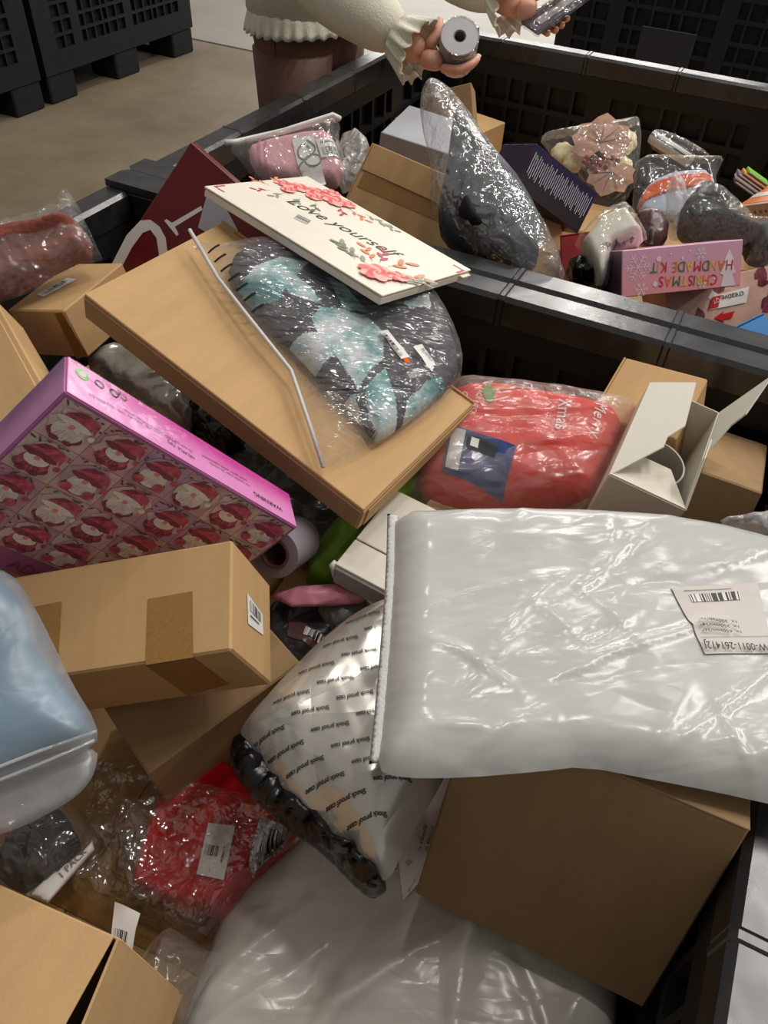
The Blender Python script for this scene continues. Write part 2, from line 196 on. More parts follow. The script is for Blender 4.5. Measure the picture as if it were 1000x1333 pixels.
def kraft(name, rgb, seed=0):
    m = NT(name); v = m.coord(); c = lin(rgb)
    f = m.noise(v, 900 + seed, 2, 0.7); g = m.noise(m.coord((1, 0.12, 1)), 60 + seed, 4); w = m.noise(v, 7 + seed, 3)
    gg = m.n('ShaderNodeMath', operation='MULTIPLY'); m.l(g, gg.inputs[0]); gg.inputs[1].default_value = 0.45
    a = m.n('ShaderNodeMath', operation='MULTIPLY_ADD'); m.l(f, a.inputs[0]); a.inputs[1].default_value = 0.55; m.l(gg.outputs[0], a.inputs[2])
    a2 = m.n('ShaderNodeMath', operation='MULTIPLY_ADD'); m.l(w, a2.inputs[0]); a2.inputs[1].default_value = 0.35; m.l(a.outputs[0], a2.inputs[2])
    col = m.ramp(a2.outputs[0], [(0.38, tuple(x * 0.84 for x in c[:3]) + (1,)), (0.95, tuple(x * 1.14 for x in c[:3]) + (1,))])
    return m.done(m.pbr(col, 0.72, 0.25, 0, m.bump(g, 0.05, 0.001)))

def crumple(m, v, scale, strength, dist=0.004, seed=0):
    """fine plastic-film relief: broad dents with sharp folds on top"""
    ns = m.n('ShaderNodeTexNoise'); m.l(v, ns.inputs['Vector']); ns.inputs['Scale'].default_value = scale * 0.5; ns.inputs['Detail'].default_value = 2
    mx = m.n('ShaderNodeMix', data_type='VECTOR'); mx.inputs[0].default_value = 0.6 / scale; m.l(v, mx.inputs[4]); m.l(ns.outputs[1], mx.inputs[5])
    hs = []
    for k in (0.55, 1.6):
        vo = m.n('ShaderNodeTexVoronoi', feature='DISTANCE_TO_EDGE'); m.l(mx.outputs[1], vo.inputs['Vector']); vo.inputs['Scale'].default_value = scale * k + seed
        hs.append(vo.outputs[0])
    q = 0.42 / scale
    b1 = m.bump(m.noise(v, scale * 0.45, 2, 0.5, 1.2), strength, q * 2.0)
    b2 = m.bump(hs[0], strength, q * 1.3, b1)
    return m.bump(hs[1], strength * 0.8, q * 0.5, b2)

def film(name, tint=(250, 250, 250), haze=0.10, gloss=0.09, rough=0.10, scale=40, strength=0.5, stretch=(1, 1, 1), rot=0.0):
    """clear polythene: see-through, hazy, with reflections that grow at grazing angles"""
    m = NT(name); v = m.coord(stretch, rot); nm = crumple(m, v, scale, strength)
    tr = m.n('ShaderNodeBsdfTransparent'); tr.inputs[0].default_value = (0.97, 0.97, 0.97, 1)
    gl = m.n('ShaderNodeBsdfAnisotropic'); gl.inputs['Roughness'].default_value = rough; gl.inputs['Color'].default_value = (1, 1, 1, 1); m.l(nm, gl.inputs['Normal'])
    df = m.n('ShaderNodeBsdfDiffuse'); df.inputs[0].default_value = lin(tint); m.l(nm, df.inputs['Normal'])
    tl = m.n('ShaderNodeBsdfTranslucent'); tl.inputs[0].default_value = lin(tint)
    dd = m.n('ShaderNodeMixShader'); dd.inputs[0].default_value = 0.35; m.l(df.outputs[0], dd.inputs[1]); m.l(tl.outputs[0], dd.inputs[2])
    hz = m.n('ShaderNodeMixShader'); hz.inputs[0].default_value = haze; m.l(tr.outputs[0], hz.inputs[1]); m.l(dd.outputs[0], hz.inputs[2])
    lw = m.n('ShaderNodeLayerWeight'); m.l(nm, lw.inputs['Normal']); fr = m.n('ShaderNodeMath', operation='POWER'); m.l(lw.outputs['Facing'], fr.inputs[0]); fr.inputs[1].default_value = 4.0
    ad = m.n('ShaderNodeMath', operation='ADD', use_clamp=True); fs = m.n('ShaderNodeMath', operation='MULTIPLY'); m.l(fr.outputs[0], fs.inputs[0]); fs.inputs[1].default_value = 0.28
    m.l(fs.outputs[0], ad.inputs[0]); ad.inputs[1].default_value = gloss + 0.035
    mx = m.n('ShaderNodeMixShader'); m.l(ad.outputs[0], mx.inputs[0]); m.l(hz.outputs[0], mx.inputs[1]); m.l(gl.outputs[0], mx.inputs[2])
    return m.done(mx.outputs[0])

def poly(name, rgb, rough=0.28, scale=26, strength=0.35, stretch=(1, 1, 1), rot=0.0, var=0.06, metal=0.0, spec=0.5, coat=0.0):
    """opaque mailer film"""
    m = NT(name); v = m.coord(stretch, rot); nm = crumple(m, v, scale, strength)
    c = lin(rgb)
    col = m.ramp(m.noise(v, 9, 4), [(0.3, tuple(x * (1 - var) for x in c[:3]) + (1,)), (0.7, tuple(min(1, x * (1 + var)) for x in c[:3]) + (1,))])
    return m.done(m.pbr(col, rough, spec, metal, nm, coat))

def barcode_mat():
    m = NT('barcode_print'); t = m.n('ShaderNodeTexCoord'); sp = m.n('ShaderNodeSeparateXYZ'); m.l(t.outputs['UV'], sp.inputs[0])
    mu = m.n('ShaderNodeMath', operation='MULTIPLY'); m.l(sp.outputs[0], mu.inputs[0]); mu.inputs[1].default_value = 46
    fl = m.n('ShaderNodeMath', operation='FLOOR'); m.l(mu.outputs[0], fl.inputs[0])
    wn = m.n('ShaderNodeTexWhiteNoise', noise_dimensions='1D'); m.l(fl.outputs[0], wn.inputs['W'])
    col = m.ramp(wn.outputs[0], [(0.0, lin((25, 25, 28))), (0.52, lin((225, 222, 218)))], 'CONSTANT')
    return m.done(m.pbr(col, 0.5))

M = {}
M['black_plastic'] = (lambda m: m.done(m.pbr(m.ramp(m.noise(m.coord(), 14, 6), [(0.3, lin((17, 18, 20))), (0.75, lin((34, 35, 37)))]), m.ramp(m.noise(m.coord(), 25, 5), [(0.3, (0.30,) * 3 + (1,)), (0.7, (0.46,) * 3 + (1,))]), 0.5, 0, m.bump(m.noise(m.coord(), 30, 6), 0.25, 0.003))))(NT('black_plastic'))
M['matt_plastic'] = plain('matt_plastic', (24, 25, 27), 0.55, 0.4, 0.3, 20, 0.1, 60)
M['plate_plastic'] = plain('plate_plastic', (44, 44, 45), 0.6, 0.4, 0.15, 20)
M['rim_plastic'] = (lambda m: m.done(m.pbr(m.ramp(m.noise(m.coord(), 30, 6), [(0.3, lin((24, 25, 27))), (0.8, lin((52, 53, 55)))]), m.ramp(m.noise(m.coord(), 18, 6), [(0.3, (0.24,) * 3 + (1,)), (0.75, (0.34,) * 3 + (1,))]), 0.8, 0, m.bump(m.noise(m.coord(), 13, 3), 0.22, 0.006))))(NT('rim_plastic'))
def concrete():
    m = NT('concrete'); v = m.coord()
    n = m.noise(v, 1.3, 8, 0.65); n2 = m.noise(v, 40, 4)
    col = m.ramp(n, [(0.28, lin((98, 86, 68))), (0.5, lin((120, 107, 87))), (0.75, lin((138, 126, 106)))])
    r = m.ramp(m.noise(v, 2.2, 6), [(0.3, (0.42,) * 3 + (1,)), (0.7, (0.62,) * 3 + (1,))])
    return m.done(m.pbr(col, r, 0.4, 0, m.bump(n2, 0.06, 0.004)))
M['concrete'] = concrete()
M['concrete_grey'] = plain('grey_concrete', (146, 141, 130), 0.5, 0.4, 0.10, 2.2, 0.06, 40)
M['joint'] = plain('joint_filler', (58, 50, 42), 0.9)
M['kraft'] = kraft('kraft_board', (192, 155, 108))
M['kraft_light'] = kraft('kraft_board_light', (204, 166, 118), 3)
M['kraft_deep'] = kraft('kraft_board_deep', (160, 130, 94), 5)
M['kraft_far'] = kraft('kraft_board_pale', (198, 161, 114), 8)
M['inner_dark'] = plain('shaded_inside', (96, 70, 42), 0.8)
def tape():
    m = NT('packing_tape'); v = m.coord((1, 1, 1))
    col = m.ramp(m.noise(v, 700, 2), [(0.2, lin((136, 98, 48))), (0.8, lin((164, 122, 66)))])
    return m.done(m.pbr(col, 0.28, 0.5, 0, m.bump(m.noise(m.coord((1, 0.2, 1)), 120, 4), 0.25, 0.001)))
M['tape'] = tape()
M['label'] = plain('label_paper', (232, 230, 226), 0.45, 0.4, 0.03)
M['label_grey'] = plain('greyish_label_paper', (206, 198, 192), 0.45, 0.4, 0.03)
M['ink'] = plain('black_ink', (24, 24, 26), 0.5)
M['grey_ink'] = plain('grey_ink', (110, 110, 108), 0.6)
M['barcode'] = barcode_mat()
M['white_board'] = plain('white_board', (226, 220, 206), 0.55, 0.3, 0.04, 12)
M['white_inside'] = plain('white_board_inside', (206, 200, 188), 0.7, 0.2, 0.05)
M['ivory_board'] = plain('ivory_board', (236, 229, 214), 0.42, 0.4, 0.03)
M['mailer'] = poly('white_mailer_film', (192, 192, 190), 0.21, 15, 0.05, (1, 2.4, 1), -0.5, spec=0.4)
M['mailer_low'] = poly('cream_mailer_film', (196, 191, 183), 0.24, 9, 0.16, (1, 2.4, 1), -0.9)
M['mailer_edge'] = plain('bubble_seam', (206, 207, 206), 0.5, 0.3, 0.02, 30, 0.4, 420)
M['frost_blue'] = film('frosted_blue_bag', (196, 212, 226), 0.40, 0.02, 0.36, 14, 0.22)
M['frost_grey'] = film('frosted_grey_flap', (186, 190, 194), 0.5, 0.03, 0.34, 12, 0.2)
M['frost_red'] = film('frosted_red_bag', (240, 226, 220), 0.2, 0.02, 0.22, 16, 0.45, (1, 2, 1), 0.8)
M['film_clear'] = film('clear_film', (244, 244, 244), 0.10, 0.03, 0.09, 34, 0.8)
M['film_soft'] = film('soft_clear_film', (240, 240, 240), 0.12, 0.03, 0.14, 26, 0.6, (1, 2.4, 1), 0.9)
M['film_crisp'] = film('crisp_clear_film', (244, 240, 236), 0.07, 0.11, 0.07, 48, 1.0)
M['film_white'] = film('milky_film', (250, 248, 245), 0.14, 0.04, 0.16, 30, 0.6)
M['film_milk'] = film('milky_crinkle_film', (246, 246, 246), 0.5, 0.05, 0.14, 34, 0.8)
M['film_grey'] = film('grey_film', (216, 222, 226), 0.20, 0.13, 0.08, 48, 1.0)
M['zip_white'] = plain('zip_lip_white', (214, 212, 208), 0.35, 0.5, 0.05)
M['zip'] = film('zip_lip', (236, 236, 234), 0.60, 0.05, 0.15, 20, 0.2)
def dyed():
    m = NT('tie_dyed_cloth'); v = m.coord()
    vo = m.n('ShaderNodeTexVoronoi', feature='F1', distance='CHEBYCHEV'); mp = m.coord((1, 0.8, 0.2), 0.65)
    ns = m.n('ShaderNodeTexNoise'); m.l(v, ns.inputs['Vector']); ns.inputs['Scale'].default_value = 14
    mixv = m.n('ShaderNodeMix', data_type='VECTOR'); mixv.inputs[0].default_value = 0.03; m.l(mp, mixv.inputs[4]); m.l(ns.outputs[1], mixv.inputs[5])
    m.l(mixv.outputs[1], vo.inputs['Vector']); vo.inputs['Scale'].default_value = 14
    sp = m.n('ShaderNodeSeparateColor'); m.l(vo.outputs['Color'], sp.inputs[0])
    dye = m.ramp(m.noise(v, 26, 7, 0.6), [(0.40, lin((222, 224, 230))), (0.53, lin((120, 172, 172))), (0.62, lin((46, 112, 116)))])
    isd = m.ramp(sp.outputs[0], [(0.0, (0, 0, 0, 1)), (0.40, (1, 1, 1, 1))], 'CONSTANT')
    mc = m.n('ShaderNodeMix', data_type='RGBA'); m.l(isd, mc.inputs[0]); mc.inputs[6].default_value = lin((40, 43, 50)); m.l(dye, mc.inputs[7])
    return m.done(m.pbr(mc.outputs[2], 0.7, 0.3, 0, m.bump(m.noise(v, 22, 5), 0.4, 0.006)))
M['dyed'] = dyed()
def pale_dye():
    m = NT('teal_white_dye'); v = m.coord()
    col = m.ramp(m.noise(v, 15, 7, 0.62, 0.4), [(0.40, lin((226, 228, 232))), (0.50, lin((170, 200, 202))), (0.58, lin((84, 148, 150))), (0.68, lin((42, 104, 110)))])
    return m.done(m.pbr(col, 0.7, 0.3, 0, m.bump(m.noise(v, 22, 5), 0.3, 0.006)))
M['pale_dye'] = pale_dye()
M['dye_dark'] = plain('charcoal_dyed_cloth', (44, 46, 54), 0.7, 0.3, 0.15, 20, 0.3, 30)
M['red_cloth'] = plain('red_cloth', (226, 66, 56), 0.75, 0.2, 0.12, 40, 0.5, 90)
M['rust_cloth'] = plain('rust_cloth', (132, 74, 62), 0.8, 0.2, 0.3, 40, 0.6, 70, stretch=(0.5, 2.4, 1))
M['pink_towel'] = plain('pink_towel', (240, 178, 186), 0.9, 0.1, 0.08, 260, 0.8, 500)
M['pink_stripe'] = plain('rose_stripe', (206, 128, 152), 0.9)
M['blue_cloth'] = plain('blue_cloth', (92, 126, 150), 0.85, 0.1, 0.5, 8, 0.5, 30)
M['teal_cloth'] = plain('teal_cloth', (20, 96, 128), 0.85)
M['black_cloth'] = plain('black_cloth', (26, 27, 28), 0.7, 0.3, 0.25, 40, 0.5, 60)
M['puffy'] = plain('dark_padded_cloth', (62, 67, 74), 0.55, 0.4, 0.3, 30, 0.8, 60)
M['green_black'] = plain('dark_green_cloth', (36, 45, 40), 0.6, 0.3, 0.25, 30, 0.5, 60)
M['green_cloth'] = plain('green_cloth', (100, 136, 40), 0.7, 0.3, 0.25, 30, 0.6, 40)
M['red_felt'] = plain('red_felt', (196, 16, 26), 0.85, 0.15, 0.1, 60, 0.3, 400)
M['black_poly'] = poly('black_poly', (10, 10, 11), 0.26, 26, 0.6)
M['dark_poly'] = poly('charcoal_poly', (48, 46, 46), 0.3, 20, 0.5)
M['olive_poly'] = poly('dull_green_poly', (66, 72, 66), 0.3, 20, 0.5)
M['silver_poly'] = poly('silver_poly', (168, 166, 160), 0.22, 12, 0.35, var=0.12, metal=0.35)
M['shock_film'] = poly('pearl_mailer_film', (206, 202, 194), 0.24, 7, 0.2, var=0.05, metal=0.5)
M['grey_poly'] = poly('grey_poly', (120, 128, 128), 0.25, 30, 0.6)
M['pink_poly'] = poly('pink_poly', (222, 140, 166), 0.3, 18, 0.3)
M['plum_poly'] = poly('plum_poly', (96, 66, 70), 0.3, 20, 0.4)
M['silver_foil'] = poly('silver_foil', (190, 190, 190), 0.15, 60, 0.9, metal=0.7)
M['burgundy'] = plain('burgundy_board', (104, 10, 20), 0.35, 0.5, 0.08, 10)
M['grey_board'] = plain('grey_board', (176, 178, 186), 0.5, 0.3, 0.04)
M['purple_board'] = plain('purple_board', (44, 32, 66), 0.3, 0.5, 0.2, 18)
M['purple_dark'] = plain('dark_print', (50, 46, 50), 0.4, 0.4, 0.1)
M['silver_line'] = plain('silver_stripe', (206, 206, 214), 0.3, 0.5)
M['red_board'] = plain('red_board', (138, 26, 34), 0.4)
M['blue_board'] = plain('blue_board', (22, 118, 186), 0.4)
M['beige_print'] = plain('beige_print', (208, 168, 150), 0.5)
M['brown_dot'] = plain('brown_dot', (110, 78, 64), 0.6)
M['orange_print'] = plain('orange_print', (226, 130, 60), 0.5)
M['collage'] = plain('dark_red_print', (116, 46, 56), 0.4, 0.4, 0.7, 60)
M['arrow_red'] = plain('arrow_red', (206, 30, 34), 0.4)
M['violet_side'] = plain('violet_side', (96, 70, 92), 0.4, 0.4, 0.25, 20)
def rose_print(name, a, b, scale, ax=1, lo=-0.04, hi=0.04):
    m = NT(name); v = m.coord(); sp = m.n('ShaderNodeSeparateXYZ'); m.l(v, sp.inputs[0])
    mr = m.n('ShaderNodeMapRange'); m.l(sp.outputs[ax], mr.inputs[0]); mr.inputs[1].default_value = lo; mr.inputs[2].default_value = hi
    ad = m.n('ShaderNodeMath', operation='MULTIPLY_ADD'); m.l(m.noise(v, scale, 5), ad.inputs[0]); ad.inputs[1].default_value = 0.5; m.l(mr.outputs[0], ad.inputs[2])
    return m.done(m.pbr(m.ramp(ad.outputs[0], [(0.35, a), (1.1, b)]), 0.3, 0.5, 0, None, 0.3))
M['xmas_print'] = rose_print('rose_gradient_print', lin((244, 156, 160)), lin((222, 164, 190)), 20)
M['gnome_pink'] = rose_print('pink_gradient_print', lin((214, 58, 164)), lin((240, 150, 214)), 12, 2, -0.02, 0.015)
M['gnome_side'] = rose_print('lilac_gradient_print', lin((150, 84, 146)), lin((214, 140, 200)), 12, 2, -0.02, 0.02)
M['gnome_base'] = plain('mauve_print', (176, 96, 150), 0.3, 0.5, 0.15, 14)
for i, c in enumerate([(232, 198, 200), (212, 164, 186), (222, 166, 174), (226, 204, 192), (204, 166, 192)]):
    m = NT('mottled_print_%s' % 'abcde'[i]); v = m.coord(); cc = lin(c)
    M['tile%d' % i] = m.done(m.pbr(m.ramp(m.noise(v, 55, 6), [(0.3, tuple(x * 0.72 for x in cc[:3]) + (1,)), (0.6, cc)]), 0.35, 0.5, 0, None, 0.2))
M['hat'] = plain('crimson_print', (190, 84, 108), 0.35, 0.5, 0.45, 160)
M['hat_dark'] = plain('wine_print', (136, 62, 84), 0.35, 0.5, 0.35, 200)
M['beard'] = plain('beard_print', (236, 228, 222), 0.35, 0.5, 0.12, 120)
M['nose'] = plain('nose_print', (232, 140, 132), 0.35)
M['bough'] = plain('bough_print', (88, 78, 74), 0.4)
M['green_dot'] = plain('green_dot', (110, 200, 110), 0.4)
for nm, c in dict(coral=(240, 106, 98), rose=(226, 62, 74), peach=(236, 150, 110), sage=(150, 158, 136), olive=(120, 124, 96), crimson=(196, 44, 84), orange=(226, 128, 84)).items():
    M[nm] = plain(nm + '_print', c, 0.45, 0.4, 0.18, 120)
M['blush'] = plain('blush_print', (248, 176, 166), 0.45, 0.4, 0.1, 200)
M['snow'] = plain('snow_print', (240, 222, 226), 0.4)
for nm, c in dict(t_red=(200, 40, 50), t_green=(40, 130, 70), t_yellow=(236, 190, 60), t_orange=(236, 130, 50)).items(): M[nm] = plain(nm[2:] + '_letter', c, 0.4)
M['red_ink'] = plain('red_badge', (206, 34, 36), 0.4)
M['orange_felt'] = plain('orange_felt', (232, 96, 28), 0.8, 0.2, 0.08)
M['pale_blue'] = plain('pale_blue_felt', (192, 206, 226), 0.8, 0.2, 0.05)
M['cream_petal'] = plain('cream_petal', (236, 222, 176), 0.6, 0.3, 0.1)
M['dusk_leaf'] = plain('dusky_pink_leaf', (188, 146, 122), 0.7, 0.2, 0.16, 60)
M['rust_leaf'] = plain('rust_berry', (150, 62, 30), 0.5)
M['vein'] = plain('leaf_vein', (128, 88, 76), 0.7)
for nm, c in dict(c_green=(120, 200, 30), c_orange=(246, 150, 40), c_grey=(120, 112, 128), c_white=(226, 222, 216)).items(): M[nm] = plain(nm[2:] + '_card', c, 0.4)
M['skin'] = plain('skin', (222, 164, 140), 0.5, 0.4, 0.06, 60)
M['nail'] = plain('nail', (230, 180, 170), 0.3)
M['hair'] = plain('brown_hair', (70, 46, 32), 0.5, 0.4, 0.3, 80, stretch=(6, 6, 0.5))
M['knit'] = plain('cream_knit', (226, 222, 204), 0.9, 0.1, 0.05, 60, 0.7, 260)
M['trouser'] = plain('brown_trousers', (104, 72, 58), 0.55, 0.35, 0.12, 30, 0.2, 160)
M['shoe'] = plain('shoe_leather', (40, 34, 30), 0.5)
M['packet'] = poly('dark_packet', (54, 46, 66), 0.14, 30, 0.4)
M['blue_pic'] = plain('blue_picture', (40, 62, 124), 0.6, 0.3, 0.3, 60)
M['dark_pic'] = plain('dark_picture', (48, 56, 56), 0.6)
M['pic_white'] = plain('white_picture', (222, 222, 218), 0.6)
M['pic_green'] = plain('leaf_green_print', (110, 150, 70), 0.7)
M['pic_orange'] = plain('orange_blotch', (232, 120, 60), 0.7)
M['red_text'] = plain('white_fabric_print', (240, 226, 222), 0.7)

# ------------------------------------------------------------------ mesh helpers
def link(name, me, parent=None, loc=None, rot=None):
    o = bpy.data.objects.new(name, me); COL.objects.link(o)
    if parent is not None: o.parent = parent
    if loc is not None: o.location = loc
    if rot is not None: o.rotation_euler = rot
    return o

def mesh(name, V, F, mats, parent=None, fm=None, smooth=False, uv=None, loc=None, rot=None):
    me = bpy.data.meshes.new(name)
    me.from_pydata([tuple(map(float, v)) for v in V], [], [tuple(map(int, f)) for f in F])
    if not isinstance(mats, (list, tuple)): mats = [mats]
    for m in mats: me.materials.append(M[m] if isinstance(m, str) else m)
    if fm is not None: me.polygons.foreach_set('material_index', fm)
    if smooth: me.polygons.foreach_set('use_smooth', [True] * len(me.polygons))
    if uv is not None:
        l = me.uv_layers.new(name='uv'); vi = [0] * len(me.loops); me.loops.foreach_get('vertex_index', vi)
        l.data.foreach_set('uv', [c for i in vi for c in uv[i]])
    me.update()
    return link(name, me, parent, loc, rot)

def tag(o, label=None, cat=None, group=None, kind=None):
    for k, v in (('label', label), ('category', cat), ('group', group), ('kind', kind)):
        if v: o[k] = v
    return o

def empty(name, loc, R3, label, cat, group=None):
    o = bpy.data.objects.new(name, None); COL.objects.link(o)
    o.empty_display_size = 0.05
    o.matrix_world = Matrix.Translation(loc) @ Matrix(R3).to_4x4()
    return tag(o, label, cat, group)

def m3(t): return Matrix((t[0:3], t[3:6], t[6:9]))

def rbox(dx, dy, dz, r=0.0015, c=(0, 0, 0)):
    """cuboid with chamfered edges"""
    h = (dx / 2, dy / 2, dz / 2); V = []; idx = {}
    r = min(r, min(h) * 0.9)
    for sx in (-1, 1):
        for sy in (-1, 1):
            for sz in (-1, 1):
                s = (sx, sy, sz)
                for a in range(3):
                    idx[s, a] = len(V)
                    V.append(tuple(c[k] + s[k] * (h[k] if k == a else h[k] - r) for k in range(3)))
    F = []
    for a in range(3):
        b, d = (a + 1) % 3, (a + 2) % 3
        for sg in (-1, 1):
            q = []
            for u, v in ((-1, -1), (1, -1), (1, 1), (-1, 1)):
                s = [0, 0, 0]; s[a] = sg; s[b] = u; s[d] = v; q.append(idx[tuple(s), a])
            F.append(q if sg > 0 else q[::-1])
        for u in (-1, 1):
            for v in (-1, 1):
                s0 = [0, 0, 0]; s0[a] = -1; s0[b] = u; s0[d] = v; s1 = list(s0); s1[a] = 1
                q = [idx[tuple(s0), b], idx[tuple(s1), b], idx[tuple(s1), d], idx[tuple(s0), d]]
                F.append(q if u * v < 0 else q[::-1])
    for sx in (-1, 1):
        for sy in (-1, 1):
            for sz in (-1, 1):
                q = [idx[(sx, sy, sz), k] for k in range(3)]
                F.append(q if sx * sy * sz > 0 else q[::-1])
    return V, F

def boxpart(name, parent, dx, dy, dz, mat, c=(0, 0, 0), r=0.0015, rot=None):
    V, F = rbox(dx, dy, dz, r)
    return mesh(name, V, F, mat, parent, loc=c, rot=rot)

TILT = Matrix(((0.89407, -0.3462, 0.28423), (0.44539, 0.61957, -0.64634), (0.04767, 0.70447, 0.70813)))  # a handy oblique frame for hand-held and tilted things

def join(parts):
    V, F = [], []
    for v, f in parts:
        b = len(V); V += list(v); F += [[i + b for i in q] for q in f]
    return V, F

def tube(path, rad, n=10, cap=True):
    """tube along a path of points with one radius per point"""
    P = [Vector(p) for p in path]; V, F = [], []
    if not isinstance(rad, (list, tuple)): rad = [rad] * len(P)
    ref = Vector((0.12, 0.31, 0.94))
    for i, p in enumerate(P):
        t = (P[min(i + 1, len(P) - 1)] - P[max(i - 1, 0)]).normalized()
        a = t.cross(ref)
        if a.length < 1e-4: a = t.cross(Vector((1, 0, 0)))
        a.normalize(); b = t.cross(a)
        for k in range(n):
            w = 2 * math.pi * k / n; V.append(p + (a * math.cos(w) + b * math.sin(w)) * rad[i])
    for i in range(len(P) - 1):
        for k in range(n):
            F.append([i * n + k, i * n + (k + 1) % n, (i + 1) * n + (k + 1) % n, (i + 1) * n + k])
    if cap: F.append(list(range(n))[::-1]); F.append([(len(P) - 1) * n + k for k in range(n)])
    return V, F

def ball(c, r, n=12, m=8, squash=(1, 1, 1)):
    V, F = [], []
    for i in range(m + 1):
        th = math.pi * i / m
        for k in range(n):
            ph = 2 * math.pi * k / n
            V.append((c[0] + r * squash[0] * math.sin(th) * math.cos(ph), c[1] + r * squash[1] * math.sin(th) * math.sin(ph), c[2] + r * squash[2] * math.cos(th)))
    for i in range(m):
        for k in range(n):
            F.append([i * n + k, (i + 1) * n + k, (i + 1) * n + (k + 1) % n, i * n + (k + 1) % n])
    return V, F

def slab(pts, z0, z1):
    """prism from a 2-D outline"""
    n = len(pts); V = [(p[0], p[1], z0) for p in pts] + [(p[0], p[1], z1) for p in pts]
    A = sum(pts[i][0] * pts[(i + 1) % n][1] - pts[(i + 1) % n][0] * pts[i][1] for i in range(n))
    up = list(range(n, 2 * n)); dn = list(range(n))[::-1]
    F = [up, dn] + [[i, (i + 1) % n, n + (i + 1) % n, n + i] for i in range(n)]
    return (V, F) if A > 0 else (V, [q[::-1] for q in F])

_font = {}
def text2d(s, shear=0.0, bold=0.0):
    k = (s, shear, bold)
    if k not in _font:
        c = bpy.data.curves.new('lettering', 'FONT'); c.body = s; c.resolution_u = 3; c.shear = shear; c.offset = bold
        o = bpy.data.objects.new('lettering', c); COL.objects.link(o)
        dg = bpy.context.evaluated_depsgraph_get(); e = o.evaluated_get(dg); me = e.to_mesh()
        V = np.array([v.co[:2] for v in me.vertices]) if len(me.vertices) else np.zeros((1, 2))
        F = [list(p.vertices) for p in me.polygons]
        e.to_mesh_clear(); bpy.data.objects.remove(o); bpy.data.curves.remove(c)
        V[:, 0] -= V[:, 0].min()
        _font[k] = (V, F, V[:, 0].max())
    return _font[k]

def text_on_plane(parent, name, s, p0, p1, n, mat, off=0.0006, hs=1.0, shear=0.0):
    V, F, w = text2d(s, shear)
    p0 = np.array(p0, float); p1 = np.array(p1, float); d = p1 - p0; L = np.linalg.norm(d); d = d / L
    n = np.array(n, float); d -= n * (n @ d); d /= np.linalg.norm(d)
    up = np.cross(n, d); k = L / w
    W = p0 + n * off + V[:, :1] * k * d + V[:, 1:] * k * hs * up
    return mesh(name, W, F, mat, parent)

FACE = dict(f=(2, 1), k=(2, -1), r=(0, 1), l=(0, -1), t=(1, 1), b=(1, -1))
def fnorm(face):
    a, s = FACE[face]; n = np.zeros(3); n[a] = s; return n

def flat_decal(parent, name, face, pts, mat, off=0.0006):
    n = fnorm(face); P = np.array(pts, float)
    nn = np.cross(P[1] - P[0], P[2] - P[0])
    if nn @ n < 0: P = P[::-1]
    return mesh(name, P + n * off, [list(range(len(P)))], mat, parent)

def quad_decal(parent, name, pts4, n, a, b, mat, off):
    """sub-rectangle a=(u0,v0) b=(u1,v1) of the quad pts4, with uv"""
    P = [np.array(p, float) for p in pts4]
    f = lambda u, v: (P[0] * (1 - u) + P[1] * u) * (1 - v) + (P[3] * (1 - u) + P[2] * u) * v
    Q = np.array([f(a[0], a[1]), f(b[0], a[1]), f(b[0], b[1]), f(a[0], b[1])]); uv = [(0, 0), (1, 0), (1, 1), (0, 1)]
    if np.cross(Q[1] - Q[0], Q[2] - Q[0]) @ n < 0: Q = Q[::-1]; uv = uv[::-1]
    return mesh(name, Q + n * off, [[0, 1, 2, 3]], mat, parent, uv=uv)

# ------------------------------------------------------------------ soft things: pouches, bags, cloth
def chaikin(P, it):
    for _ in range(it):
        Q = []
        for i in range(len(P)):
            a, b = P[i], P[(i + 1) % len(P)]; Q += [a * 0.75 + b * 0.25, a * 0.25 + b * 0.75]
        P = np.array(Q)
    return P

